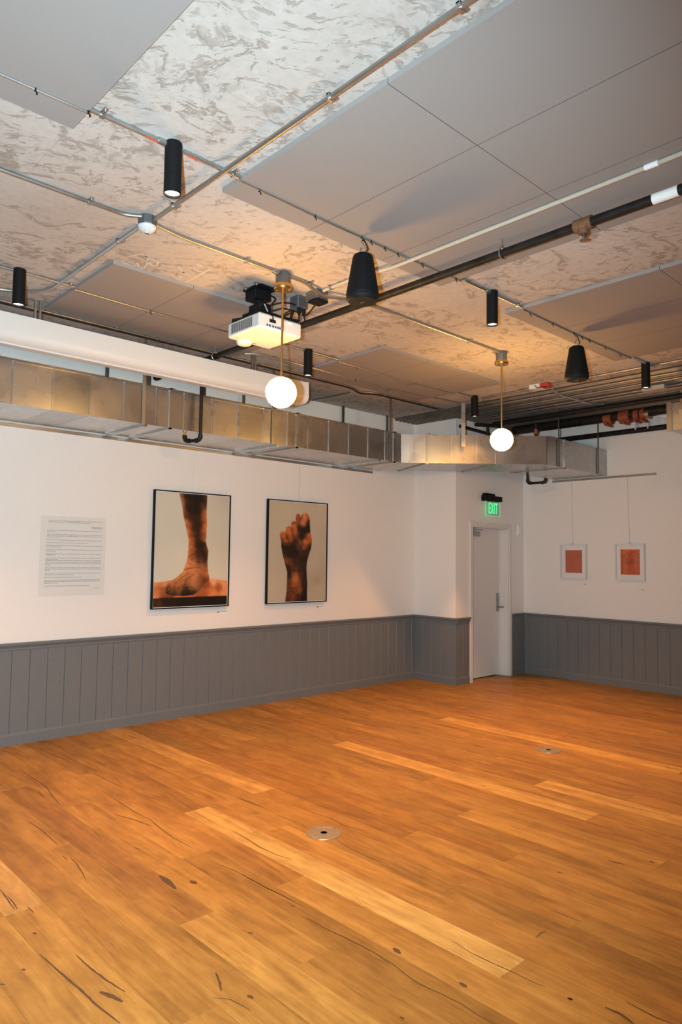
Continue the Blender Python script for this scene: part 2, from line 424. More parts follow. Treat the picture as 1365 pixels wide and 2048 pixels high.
CRACKS=[[0.007,[2.032,5.802],[2.025,5.47],[2.022,5.206],[1.973,4.942],[1.951,4.735]],[0.005,[1.99,5.57],[2.029,5.452]],[0.006,[1.954,5.202],[1.93,5.019]],[0.008,[1.694,4.633],[1.701,4.421],[1.69,4.155]],[0.005,[2.42,5.316],[2.418,5.059],[2.431,4.871]],[0.006,[2.293,4.885],[2.267,4.368],[2.278,4.152],[2.254,3.996],[2.239,3.811],[2.244,3.59]],[0.01,[2.152,4.382],[2.202,4.219],[2.232,4.047]],[0.004,[2.449,4.749],[2.468,4.569],[2.5,4.423]],[0.005,[2.582,4.409],[2.59,4.286],[2.576,4.151]],[0.006,[2.578,5.673],[2.566,5.416]],[0.005,[1.65,3.99],[1.651,3.912]],[0.007,[1.675,3.941],[1.669,3.847],[1.645,3.713],[1.623,3.608]],[0.034,[1.932,3.411],[1.93,3.331],[1.92,3.225]],[0.03,[2.021,3.253],[2.025,3.202]],[0.004,[1.937,4.259],[1.923,4.105]],[0.005,[1.799,5.509],[1.801,5.356]],[0.007,[2.0,3.839],[2.009,3.777]],[0.006,[2.106,6.487],[2.131,6.199]],[0.005,[2.358,6.332],[2.389,5.864],[2.399,5.623]],[0.008,[1.263,3.802],[1.257,3.685],[1.247,3.541]],[0.007,[1.267,3.706],[1.266,3.619],[1.259,3.539]],[0.007,[1.302,3.529],[1.303,3.454]],[0.011,[1.197,3.09],[1.207,2.912],[1.223,2.723],[1.228,2.605],[1.245,2.449]],[0.01,[1.306,2.977],[1.311,2.845],[1.322,2.735],[1.343,2.608]],[0.022,[1.271,2.674],[1.292,2.618],[1.309,2.558]],[0.012,[1.237,3.279],[1.244,3.254]],[0.012,[1.103,3.026],[1.11,3.009]],[0.008,[1.005,2.98],[1.019,2.964]],[0.006,[2.265,3.14],[2.263,2.952],[2.278,2.803],[2.283,2.646]],[0.009,[2.226,2.564],[2.229,2.414],[2.242,2.304],[2.249,2.211],[2.251,2.134],[2.239,2.051]],[0.012,[1.67,2.481],[1.647,2.416],[1.619,2.365]],[0.005,[1.574,2.35],[1.615,2.302],[1.626,2.251],[1.636,2.195]],[0.02,[1.68,2.275],[1.684,2.245]],[0.012,[2.247,2.708],[2.249,2.676]],[0.012,[1.947,2.645],[1.957,2.62]],[0.007,[2.255,2.123],[2.248,2.05],[2.224,1.901],[2.239,1.78],[2.247,1.689],[2.24,1.604],[2.247,1.538]],[0.006,[2.573,1.982],[2.56,1.878],[2.561,1.775],[2.571,1.682],[2.572,1.581],[2.581,1.534]],[0.025,[2.34,2.122],[2.328,2.072]],[0.022,[2.352,1.779],[2.347,1.739]],[0.008,[2.878,1.753],[2.923,1.758],[2.959,1.75]],[0.014,[2.581,1.437],[2.584,1.42]],[0.014,[2.02,1.797],[2.021,1.779]],[0.008,[2.728,1.278],[2.721,1.207],[2.719,1.153],[2.727,1.103]],[0.018,[2.635,1.314],[2.639,1.253],[2.622,1.202]],[0.006,[3.149,1.838],[3.153,1.689]],[0.01,[2.581,1.44],[2.587,1.419]],[0.012,[2.929,4.113],[2.942,3.985],[2.951,3.857]],[0.004,[2.951,3.857],[2.939,3.661],[2.952,3.498],[2.941,3.379]],[0.007,[2.565,3.68],[2.559,3.519],[2.542,3.364],[2.55,3.209],[2.575,3.097]],[0.005,[3.125,3.768],[3.138,3.556],[3.156,3.419],[3.134,3.273],[3.162,3.169],[3.142,2.903]],[0.005,[2.949,3.16],[2.921,2.987],[2.918,2.83],[2.932,2.692]],[0.01,[3.512,3.663],[3.516,3.6]],[0.006,[2.233,3.35],[2.259,3.206],[2.264,3.041],[2.269,2.886],[2.279,2.747]],[0.012,[2.828,3.829],[2.859,3.794]],[0.01,[4.108,4.28],[4.121,4.242]],[0.008,[3.455,3.26],[3.458,3.178]],[0.007,[5.235,3.16],[5.216,3.029],[5.215,2.958]],[0.006,[4.845,2.552],[4.828,2.326],[4.844,2.179],[4.852,2.044],[4.865,1.945]],[0.014,[3.895,1.915],[3.911,1.83]],[0.016,[4.058,1.755],[4.06,1.727]],[0.01,[5.975,2.44],[5.97,2.392]],[0.012,[3.546,2.033],[3.554,2.003]],[0.01,[4.447,3.158],[4.446,3.124]]]
rc = random.Random(5)
for c in CRACKS:
    w = c[0]; P = [Vector((p[0], p[1], 0)) for p in c[1:]]
    # subdivide, taper to both ends, wobble the width
    Q = []
    for i in range(len(P)-1):
        for s in range(6): Q.append(P[i].lerp(P[i+1], s/6))
    Q.append(P[-1]); n = len(Q); vs = []
    for i, q in enumerate(Q):
        t = (Q[min(i+1, n-1)]-Q[max(i-1, 0)]).normalized(); s = Vector((-t.y, t.x, 0))
        ww = w*0.5*(math.sin(math.pi*(0.06+0.88*i/(n-1)))**0.6)*rc.uniform(0.75, 1.12)
        q = q+s*rc.uniform(-0.10, 0.10)*min(w, 0.01)
        vs += [(q.x+s.x*ww, q.y+s.y*ww, 0.0006), (q.x-s.x*ww, q.y-s.y*ww, 0.0006)]
    mb = MB().add(vs, [(2*i, 2*i+1, 2*i+3, 2*i+2) for i in range(n-1)])
    mb.build('filled_crack', MAT['crack'], floor)

CHALK=[[[2.032,4.319],[2.109,4.34],[2.188,4.37]],[[2.053,4.178],[2.074,4.12],[2.136,4.145],[2.178,4.232],[2.196,4.314],[2.162,4.32],[2.123,4.267]],[[2.107,4.133],[2.162,4.141],[2.216,4.152],[2.238,4.212],[2.214,4.236],[2.158,4.187]],[[2.53,4.388],[2.527,4.181],[2.527,4.006]],[[2.388,4.284],[2.471,4.328],[2.45,4.258]],[[2.416,4.186],[2.481,4.209]],[[2.403,4.08],[2.501,4.101]],[[2.416,4.001],[2.472,4.018]],[[2.351,4.132],[2.434,4.193]],[[2.095,4.354],[2.171,4.379],[2.195,4.322]]]
for L in CHALK:                                    # pale chalk scribbles left on the concrete
    P = [Vector((p[0], p[1], 0)) for p in L]; vs = []
    for i, q in enumerate(P):
        t_ = (P[min(i+1, len(P)-1)]-P[max(i-1, 0)]).normalized(); s_ = Vector((-t_.y, t_.x, 0))*0.007
        vs += [(q.x+s_.x, q.y+s_.y, CZ-0.0006), (q.x-s_.x, q.y-s_.y, CZ-0.0006)]
    MB().add(vs, [(2*i, 2*i+1, 2*i+3, 2*i+2) for i in range(len(P)-1)]).build('chalk_mark', MAT['chalk'], ceiling)

# wainscot boards, chair rails, baseboards
BW = 0.157
def board_mesh(w):
    return MB().box(0.0012, w-0.0012, -0.012, 0.0, 0.10, 0.84, bev=0.0035).mesh('board')
bm_full = board_mesh(BW); bm_full.materials.append(MAT['ward'])
def boards(parent, start, count, loc, rot):
    for i in range(count):
        o = bpy.data.objects.new('board', bm_full); COL.objects.link(o); o.parent = parent
        o.rotation_euler = (0, 0, rot); o.location = loc(start+i*BW)
boards(wall_left, 2.189-BW*9, 43, lambda s: (s, YL, 0), 0)
last = board_mesh(XN-0.013-(2.189+BW*34)); last.materials.append(MAT['ward'])
o = bpy.data.objects.new('board', last); COL.objects.link(o); o.parent = wall_left; o.location = (2.189+BW*34, YL, 0)
# nook wall faces -x: rotate -90 (board x runs along -y)
def boards_x(parent, ystart, ws, xw):
    y = ystart
    for w in ws:
        me = bm_full if abs(w-BW) < 1e-4 else board_mesh(w)
        if not me.materials: me.materials.append(MAT['ward'])
        o = bpy.data.objects.new('board', me); COL.objects.link(o); o.parent = parent
        o.rotation_euler = (0, 0, -math.pi/2); o.location = (xw, y, 0); y -= w
boards_x(wall_nook, YL-0.013, [BW]*4+[YL-0.013-YF-4*BW+0.012], XN)
boards(wall_far, XN-0.012, 1, lambda s: (s, YF, 0), 0)
me = board_mesh(DX0-0.06-(XN-0.012+BW)); me.materials.append(MAT['ward'])
o = bpy.data.objects.new('board', me); COL.objects.link(o); o.parent = wall_far; o.location = (XN-0.012+BW, YF, 0)
me = board_mesh(XR-0.013-(DX1+0.06)); me.materials.append(MAT['ward'])
o = bpy.data.objects.new('board', me); COL.objects.link(o); o.parent = wall_far; o.location = (DX1+0.06, YF, 0)
y0 = 4.477+BW*8
boards_x(wall_right, YF-0.013, [YF-0.013-y0]+[BW]*17, XR)

MB().box(-1.0, XN-0.0005, YL-0.004, YL-0.0003, 0.10, 0.84).build('wainscot_backing', MAT['ward'], wall_left)
MB().box(XN-0.004, XN-0.0003, YF-0.004, YL-0.004, 0.10, 0.84).build('wainscot_backing', MAT['ward'], wall_nook)
MB().box(XN-0.004, DX0-0.056, YF-0.004, YF-0.0003, 0.10, 0.84).box(DX1+0.056, XR-0.0003, YF-0.004, YF-0.0003, 0.10, 0.84).build('wainscot_backing', MAT['ward'], wall_far)
MB().box(XR-0.004, XR-0.0003, 1.8, YF-0.0003, 0.10, 0.84).build('wainscot_backing', MAT['ward'], wall_right)
def rail_profile(d): return [(0, 0.823), (-0.016, 0.823), (-0.020, 0.834), (-0.018, 0.842), (-0.026, 0.858), (-0.036, 0.868), (-0.038, 0.874), (-0.038, 0.886), (-0.034, 0.890), (0, 0.890)]
def base_profile(d): return [(0, 0), (-0.018, 0), (-0.018, 0.085), (-0.015, 0.095), (-0.012, 0.104), (0, 0.104)]
def along_x(prof, x0, x1, y): return MB().extrude_x([(y+p, z) for p, z in prof], x0, x1)
def along_y(prof, y0, y1, x): return MB().extrude_y([(x+p, z) for p, z in prof], y0, y1)
for nm, prof in (('trim', rail_profile(0)), ('baseboard', base_profile(0))):
    side = {'trim': ('trim_1', 'trim_2', 'trim_3', 'trim_4', 'trim_5'), 'baseboard': ('baseboard_left', 'baseboard_nook', 'baseboard_far', 'baseboard_far_end', 'baseboard_right')}[nm]
    e = 0.038 if nm == 'trim' else 0.018
    struct(side[0], along_x(prof, -1.0, XN-0.002, YL), MAT['ward'])
    struct(side[1], along_y(prof, YF-e+0.003, YL-e-0.002, XN), MAT['ward'])
    struct(side[2], along_x(prof, XN+0.001, DX0-0.056 if nm == 'trim' else DX0-0.063, YF), MAT['ward'])
    struct(side[3], along_x(prof, DX1+0.063, XR-0.002, YF), MAT['ward'])
    struct(side[4], along_y(prof, 1.8 if nm == 'trim' else 1.8, YF-e-0.002, XR), MAT['ward'])

# door
door = tag(thing('door_1', 'white painted flush door with steel lever below the exit sign', 'door', (DX0, YF, 0)), kind='structure')
leaf = B(DX0+0.022, DX1-0.022, YF+0.14, YF+0.18, 0.012, DZ-0.022, bev=0.002).build('leaf', MAT['door'], door)
fr = MB()
for x0, x1, z0, z1 in ((DX0-0.055, DX0+0.002, 0, DZ+0.055), (DX1-0.002, DX1+0.055, 0, DZ+0.055), (DX0+0.002, DX1-0.002, DZ-0.002, DZ+0.055)):
    fr.box(x0, x1, YF-0.022, YF-0.0005, z0, z1, bev=0.003)
fr.build('casing', MAT['door'], door)
jb = MB().box(DX0+0.001, DX0+0.02, YF-0.01, YF+0.2, 0.0, DZ-0.001).box(DX1-0.02, DX1-0.001, YF-0.01, YF+0.2, 0, DZ-0.001).box(DX0+0.02, DX1-0.02, YF-0.01, YF+0.2, DZ-0.02, DZ-0.001)
jb.build('jamb', MAT['door'], door)
st = MB().box(DX0+0.02, DX0+0.035, YF+0.125, YF+0.139, 0.0, DZ-0.02).box(DX1-0.035, DX1-0.02, YF+0.125, YF+0.139, 0.0, DZ-0.02).box(DX0+0.035, DX1-0.035, YF+0.125, YF+0.139, DZ-0.035, DZ-0.02)
st.build('door_stop', MAT['door'], door)
hx = DX1-0.085
hp = []
for k in range(13): a = math.pi*k/12; hp.append((hx+0.03*math.cos(a), 1.16+0.03*math.sin(a)))
for k in range(13): a = math.pi+math.pi*k/12; hp.append((hx+0.03*math.cos(a), 0.945+0.03*math.sin(a)))
hd = MB().extrude_y(hp, YF+0.128, YF+0.1395).build('handle', MAT['steel'], door)
tag(hd, 'satin steel lever on a long rounded plate')
MB().tube([(hx, YF+0.13, 0.985), (hx, YF+0.085, 0.985), (hx+0.012, YF+0.075, 0.985), (hx+0.06, YF+0.072, 0.985), (hx+0.115, YF+0.075, 0.983)], [0.011, 0.011, 0.011, 0.010, 0.008], 10).build('lever', MAT['steel'], hd, True)
MB().lathe(hx, YF+0.12, [(0.013, 0), (0.013, 0.012)], 16, 1.09, 'y').build('key_cylinder', MAT['steel'], hd)
cl = B(DX0+0.03, DX0+0.30, YF+0.065, YF+0.139, 2.00, 2.065, bev=0.006).build('door_closer', MAT['steel'], door)
MB().box(DX0+0.04, DX0+0.34, YF+0.05, YF+0.075, 2.085, 2.10).box(DX0+0.12, DX0+0.145, YF+0.06, YF+0.10, 2.06, 2.09).box(DX0+0.02, DX0+0.16, YF+0.06, YF+0.12, 2.098, 2.115).build('closer_arm', MAT['steel'], cl)

# ------------------------------------------------------------------ acoustic ceiling panels
PZ = 3.594
def panel(x0, x1, y0, y1, label, group, joints=''):
    o = B(x0+0.0016, x1-0.0016, y0+0.0016, y1-0.0016, PZ, CZ-0.0005).build('acoustic_panel', MAT['panel'])
    o.data.materials.append(MAT['jointshade'])
    for pl in o.data.polygons:             # faces inside a joint coloured dark, painting in the shade of the gap
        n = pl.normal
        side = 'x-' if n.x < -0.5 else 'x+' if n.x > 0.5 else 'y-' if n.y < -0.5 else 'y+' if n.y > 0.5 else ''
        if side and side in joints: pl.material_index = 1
    return tag(o, label, 'panel', group)
XS1 = [1.988, 2.598, 3.205, 3.812]; XS2 = [4.60, 5.235, 5.848, 6.46]
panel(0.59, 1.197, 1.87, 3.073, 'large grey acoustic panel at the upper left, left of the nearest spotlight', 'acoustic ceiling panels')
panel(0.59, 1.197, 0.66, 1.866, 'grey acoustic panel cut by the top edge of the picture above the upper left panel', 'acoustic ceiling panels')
lb = [['grey acoustic panel right of the long conduit with its corner beside the nearest spotlight',
       'grey acoustic panel running along the top right edge of the picture',
       ],
      ['grey acoustic panel with the near black speaker hanging at its left end',
       'middle grey acoustic panel at the right edge, above the cream conduit'],
      ['grey acoustic panel crossed by black pipe just right of the near speaker',
       'grey acoustic panel at the right edge over the white pipe label']]
for i in range(3):
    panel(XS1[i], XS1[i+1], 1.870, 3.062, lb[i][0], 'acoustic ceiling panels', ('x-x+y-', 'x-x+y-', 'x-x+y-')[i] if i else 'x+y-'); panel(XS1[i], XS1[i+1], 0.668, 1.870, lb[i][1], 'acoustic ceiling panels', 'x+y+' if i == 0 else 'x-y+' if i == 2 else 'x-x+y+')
lc = ['grey acoustic panel above the white screen casing, leftmost of the three beside the projector', 'grey acoustic panel above the white screen casing, middle one left of the projector', 'grey acoustic panel behind and above the white projector']
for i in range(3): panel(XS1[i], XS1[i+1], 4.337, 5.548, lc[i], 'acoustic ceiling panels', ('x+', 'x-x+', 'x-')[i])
ld = ['grey acoustic panel just right of the spotlight that hangs behind the lit near globe', 'grey acoustic panel with a drooping cable, middle one above the duct', 'grey acoustic panel left of the far globe pendant above the duct bend']
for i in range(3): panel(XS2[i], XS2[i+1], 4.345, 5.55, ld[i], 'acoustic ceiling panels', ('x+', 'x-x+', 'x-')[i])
le = [['grey acoustic panel between the mid right spotlight and the far speaker', 'grey acoustic panel at the right edge with a dark joint at its corner'],
      ['grey acoustic panel directly above the far black speaker', 'grey acoustic panel at the right edge, middle row of the far right field'],
      ['grey acoustic panel ending at the rightmost spotlight', 'grey acoustic panel at the right edge above the ceiling conduits']]
for i in range(3):
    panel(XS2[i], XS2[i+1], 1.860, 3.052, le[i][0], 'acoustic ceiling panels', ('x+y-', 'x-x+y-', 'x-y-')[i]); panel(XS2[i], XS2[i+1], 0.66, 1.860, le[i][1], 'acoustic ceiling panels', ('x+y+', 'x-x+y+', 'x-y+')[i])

# ------------------------------------------------------------------ conduits
def fillet(pts, rad, n=6):
    P = [Vector(p) for p in pts]; out = [P[0]]
    for i in range(1, len(P)-1):
        a = (P[i-1]-P[i]); b = (P[i+1]-P[i]); r = min(rad, a.length*0.45, b.length*0.45)
        p0 = P[i]+a.normalized()*r; p1 = P[i]+b.normalized()*r
        for k in range(n+1):
            t = k/n; out.append(p0*(1-t)**2+P[i]*2*t*(1-t)+p1*t**2)
    return out+[P[-1]]
def clamp_mb(p, axis, r):
    x, y, z = p; m = MB()
    if axis == 'x':
        m.box(x-0.009, x+0.009, y-r-0.004, y+r+0.004, z-r-0.003, z+r+0.002, bev=0.002).box(x-0.009, x+0.009, y-r-0.028, y+r+0.004, z+r-0.006, z+r+0.0005)
        m.lathe(x, y-r-0.016, [(0.005, -0.008), (0.005, 0)], 8, z+r-0.006)
    else:
        m.box(x-r-0.004, x+r+0.004, y-0.009, y+0.009, z-r-0.003, z+r+0.002, bev=0.002).box(x-r-0.004, x+r+0.028, y-0.009, y+0.009, z+r-0.006, z+r+0.0005)
        m.lathe(x+r+0.016, y, [(0.005, -0.008), (0.005, 0)], 8, z+r-0.006)
    return m
def conduit(label, pts, r=0.011, clamps=(), mat='emt', name='conduit', cat='conduit', group='ceiling conduits', rad=0.12, couplers=()):
    t = thing(name, label, cat, tuple(pts[0]), group)
    MB().tube(fillet(pts, rad) if len(pts) > 2 else pts, r, 12).build('tube', MAT[mat], t, True)
    for p, ax in clamps: clamp_mb(p, ax, r).build('strap_clamp', MAT['emt'], t)
    for p, ax in couplers:
        q = Vector(p); d = Vector((0.022, 0, 0)) if ax == 'x' else Vector((0, 0.022, 0))
        MB().tube([q-d, q+d], r+0.005, 12).build('coupling', MAT['emt'], t, True)
    return t
def cable(label, pts, r=0.0055, ties=(), mat='emt', name='ceiling_cable', group='cables on the ceiling panels'):
    t = thing(name, label, 'cable', tuple(pts[0]), group)
    MB().tube(pts, r, 8).build('cable_sheath', MAT[mat], t, True)
    for (x, y, z), ax in ties:
        m = MB()
        if ax == 'x': m.tube([(x, y, z), (x+0.004, y-0.006, z-0.012), (x+0.002, y-0.012, z-0.026)], 0.0028, 6); m.tube([(x-0.003, y, z), (x+0.003, y, z)], r+0.0022, 8)
        else: m.tube([(x, y, z), (x-0.006, y, z-0.014), (x-0.01, y, z-0.028)], 0.0028, 6); m.tube([(x, y-0.003, z), (x, y+0.003, z)], r+0.0022, 8)
        m.build('cable_tie', MAT['dark'], t)
    return t
ZC, ZP = CZ-0.0135, PZ-0.0065
Y1, Y2, Y3 = 2.893, 3.70, 4.95
X4, X5 = 1.875, 3.31
SX = (1.60, 4.20, 6.81)
cable('brown cable crossing the upper left acoustic panel', [(0.45, Y1+0.02, ZP), (1.2, Y1+0.005, ZP)], 0.006, [((0.97, Y1+0.01, ZP), 'x'), ((1.19, Y1, ZP), 'x')])
conduit('steel conduit entering the left side of the nearest spotlight', [(1.2, Y1+0.005, ZC), (SX[0]-0.038, Y1, ZC)], 0.0115, [((1.255, Y1, ZC), 'x')], couplers=[((SX[0]-0.055, Y1, ZC), 'x')])
conduit('steel conduit leaving the right side of the nearest spotlight', [(SX[0]+0.038, Y1, ZC), (1.985, Y1, ZC)], 0.0115, [((1.945, Y1, ZC), 'x')])
for a, b_, lab in ((1.46, 1.53, 'red tape on conduit left of the nearest spotlight'), (1.68, 1.735, 'red tape on conduit right of the nearest spotlight')):
    tag(B(a, b_, Y1-0.008, Y1+0.006, ZC-0.0128, ZC-0.0105).build('red_tape', MAT['redmark']), lab, 'tape')
cable('thin cable with zip ties crossing the panels behind the near speaker', [(1.985, Y1, ZP), (2.6, Y1+0.012, ZP), (3.2, Y1+0.01, ZP), (3.83, Y1, ZP)], 0.006, [((2.11, Y1+0.004, ZP), 'x'), ((2.5, Y1+0.01, ZP), 'x'), ((2.87, Y1+0.01, ZP), 'x'), ((2.95, Y1+0.01, ZP), 'x'), ((3.07, Y1+0.01, ZP), 'x'), ((3.19, Y1+0.01, ZP), 'x'), ((3.42, Y1+0.005, ZP), 'x'), ((3.77, Y1, ZP), 'x')])
conduit('steel conduit entering the mid right spotlight from the left', [(3.80, Y1, ZC), (SX[1]-0.038, Y1, ZC)], 0.0115, [((3.86, Y1, ZC), 'x')], couplers=[((SX[1]-0.055, Y1, ZC), 'x')])
conduit('steel conduit leaving the mid right spotlight toward the far right panels', [(SX[1]+0.038, Y1, ZC), (4.60, Y1, ZC)], 0.0115, [((4.53, Y1, ZC), 'x')])
cable('thin cable with zip ties crossing the panels behind the far speaker', [(4.6, Y1, ZP), (5.4, Y1+0.012, ZP), (6.46, Y1, ZP)], 0.006, [((x, Y1+0.008, ZP), 'x') for x in (4.72, 5.05, 5.4, 5.53, 5.66, 5.95, 6.25)])
conduit('steel conduit entering the rightmost spotlight', [(6.46, Y1, ZC), (SX[2]-0.038, Y1, ZC)], 0.0115)
# long conduit across the ceiling in the other direction
conduit('long steel conduit running from the top edge down past the round sensor', [(X4, -0.4, ZC-0.018), (X4, 3.60, ZC-0.018)], 0.0125, [((X4, 1.42, ZC-0.018), 'y'), ((X4, 2.09, ZC-0.018), 'y'), ((X4, 3.36, ZC-0.018), 'y')])
conduit('steel conduit from the round sensor bending left above the screen casing', [(X4, 3.76, ZC), (X4, 5.2, ZC-0.004), (1.62, 5.41, ZC), (0.6, 5.41, ZC)], 0.0125, [((X4, 4.02, ZC), 'y')], rad=0.2)
conduit('steel conduit running from the left edge into the round sensor box', [(0.7, Y2-0.02, ZC), (1.5, Y2-0.02, ZC), (1.75, Y2-0.02, ZC), (X4-0.04, 3.62, ZC)], 0.0115, [((1.54, Y2-0.02, ZC), 'x')], rad=0.1)
conduit('steel conduit between the round sensor and the near globe pendant', [(X4+0.05, 3.66, ZC), (2.1, Y2-0.005, ZC), (2.84, Y2, ZC)], 0.0115, [((2.6, Y2, ZC), 'x')], rad=0.1, couplers=[((2.845, Y2, ZC), 'x')])
conduit('steel conduit with an offset bend between the two globe pendants', [(2.97, Y2, ZC), (3.12, Y2, ZC), (3.30, Y2+0.045, ZC-0.04), (3.46, Y2, ZC-0.02), (3.75, Y2-0.01, ZC), (5.48, Y2-0.01, ZC)], 0.0125, [((5.0, Y2-0.01, ZC), 'x'), ((3.15, Y2, ZC), 'x')], rad=0.12)
conduit('cream conduit crossing the right edge and passing behind the near speaker', [(X5, -0.3, ZP-0.008), (X5, 3.08, ZP-0.008), (X5-0.01, 3.30, ZC-0.002), (X5-0.01, 3.72, ZC-0.002)], 0.0125, [((X5-0.01, 3.64, ZC), 'y')], mat='cream', rad=0.2)
tag(MB().tube([(X5, 1.335, ZP-0.008), (X5, 1.40, ZP-0.008)], 0.0145, 12).build('conduit_label', MAT['paper']), 'white printed label wrapped round the cream conduit at the right edge', 'label')
# second spotlight row
conduit('steel conduit entering the leftmost spotlight from the left edge', [(0.6, Y3+0.005, ZC), (SX[0]-0.038, Y3, ZC)], 0.0115)
conduit('steel conduit leaving the leftmost spotlight to the right', [(SX[0]+0.038, Y3, ZC), (1.99, Y3, ZC)], 0.0115, [((1.95, Y3, ZC), 'x')])
cable('pale cable crossing the panels left of the projector', [(1.985, Y3, ZP), (2.6, Y3+0.03, ZP), (3.2, Y3+0.02, ZP), (3.83, Y3, ZP)], 0.0075, [((2.6, Y3+0.03, ZP), 'x')])
conduit('steel conduit behind the projector reaching the spotlight beside the near globe', [(3.82, Y3, ZC), (SX[1]-0.038, Y3, ZC)], 0.0115)
conduit('steel conduit leaving the spotlight beside the near globe to the right', [(SX[1]+0.038, Y3, ZC), (4.60, Y3, ZC)], 0.0115, [((4.5, Y3, ZC), 'x')])
cable('pale cable drooping across the panels above the duct bend', [(4.6, Y3, ZP), (5.1, Y3+0.012, ZP), (5.45, Y3+0.03, ZP), (5.62, Y3+0.035, ZP-0.05), (5.78, Y3+0.035, ZP), (6.45, Y3+0.01, ZP)], 0.0065, [((4.85, Y3+0.01, ZP), 'x')])
conduit('steel conduit reaching the spotlight left of the far globe', [(6.46, Y3, ZC), (SX[2]-0.038, Y3, ZC)], 0.0115)
cable('dark cable sagging below the panels above the duct bend', [(3.75, 5.50, ZC), (3.95, 5.35, ZC), (4.6, 5.31, ZP), (5.5, 5.34, ZP), (5.68, 5.36, ZP-0.035), (5.8, 5.33, ZP), (6.7, 5.29, ZC), (7.1, 5.25, ZC-0.01)], 0.008, [((5.2, 5.33, ZP), 'x')])
conduit('upper thin conduit running along the ceiling behind the screen casing', [(0.6, 5.62, ZC), (5.45, 5.64, ZC), (5.68, 5.74, ZC-0.01), (5.85, 5.64, ZC), (7.1, 5.64, ZC)], 0.010, [((2.62, 5.628, ZC), 'x'), ((3.02, 5.63, ZC), 'x'), ((3.6, 5.632, ZC), 'x'), ((6.0, 5.64, ZC), 'x')])
conduit('lower thin conduit running beside its twin behind the screen casing', [(0.6, 5.660, ZC-0.004), (5.5, 5.675, ZC-0.004), (5.7, 5.78, ZC-0.014), (5.9, 5.68, ZC-0.004), (7.05, 5.675, ZC-0.004)], 0.009, mat='blackpipe')
conduit('thin conduit running toward the left wall above the duct', [(5.62, 5.85, ZC), (5.6, 6.5, ZC)], 0.009)

# conduits below the steel deck on the right
ZD = 3.570
RC = [(6.92, 4.05, 4.90, 'pale conduit from the red fire alarm box to the far left spotlight', CZ-0.0135), (6.90, -0.3, 3.97, 'pale conduit on the ceiling behind the rightmost spotlight', CZ-0.0135),
      (7.19, -0.3, 5.2, 'first conduit along the steel deck, nearest the rightmost spotlight', ZD), (7.42, -0.3, 5.35, 'second conduit along the steel deck', ZD), (7.69, -0.3, 5.3, 'third conduit along the steel deck', ZD),
      (7.82, 0.0, 5.4, 'fourth conduit along the steel deck, beside a thin black pipe', ZD), (8.11, -0.3, 5.4, 'fifth conduit along the steel deck, joined by a cross conduit', ZD), (8.27, -0.3, 5.5, 'last conduit along the steel deck, deepest in the shade', ZD)]
for x, a, b_, lab, z in RC:
    conduit(lab, [(x, a, z), (x, b_-0.4, z), (x+0.03, b_, z)] if b_ > 5 else [(x, a, z), (x, b_, z)], 0.0125, [((x, yy, z), 'y') for yy in (2.55, 3.45, 4.4) if a < yy < b_-0.4], rad=0.3)
conduit('short conduit crossing under the deck from the fire alarm box', [(6.93, 4.02, CZ-0.03), (7.15, 4.03, ZD-0.028), (8.08, 3.98, ZD-0.028)], 0.012, [((7.5, 4.01, ZD-0.028), 'x')], rad=0.1)
tag(B(8.02, 8.16, 3.93, 4.04, ZD-0.05, ZD+0.012, bev=0.006).build('junction_box', MAT['emt']), 'small steel junction box under the deck where conduits meet', 'junction box')
tag(B(7.43, 7.56, 2.98, 3.22, ZD-0.075, ZD-0.03, bev=0.004).build('ceiling_device', MAT['putty']), 'beige flat ceiling device just below the rightmost spotlight', 'device')

# ------------------------------------------------------------------ black sprinkler pipes
pipe = thing('sprinkler_pipe', 'black steel sprinkler pipe crossing the ceiling behind speaker and projector', 'pipe', (3.485, -0.5, 3.50))
MB().tube([(3.485, -0.5, 3.50), (3.485, 6.50, 3.50)], 0.026, 16).build('pipe_run', MAT['blackpipe'], pipe, True)
tee = MB().tube([(3.485, 1.76, 3.50), (3.485, 1.86, 3.50)], 0.036, 16).tube([(3.485, 1.81, 3.50), (3.485, 1.81, 3.445)], 0.026, 14).build('rusty_tee', MAT['rust'], pipe, True)
MB().lathe(3.485, 1.81, [(0.016, 0), (0.018, -0.012), (0.010, -0.016), (0.010, -0.03), (0.022, -0.034), (0.022, -0.037), (0.002, -0.038)], 16, 3.446).build('sprinkler_head', MAT['steel'], tee, True)
MB().tube([(3.485, 1.31, 3.50), (3.485, 1.435, 3.50)], 0.0275, 16).build('pipe_label', MAT['paper'], pipe, True)
for y in (0.2, 2.33, 5.42):
    m = MB().tube([(3.485, y, 3.53), (3.485, y, CZ-0.0005 if y < 0.6 else PZ-0.0005)], 0.005, 8)
    m.tube([(3.485+0.031*math.sin(a), y, 3.50+0.031*math.cos(a)+ (0.012 if abs(a) < 0.4 else 0)) for a in [(-math.pi+2*math.pi*k/16) for k in range(17)]], 0.0045, 6)
    m.build('clevis_hanger', MAT['emt'], pipe)
MB().tube([(3.485, 6.44, 3.50), (3.485, 6.51, 3.50)], 0.034, 16).build('end_flange', MAT['blackpipe'], pipe, True)

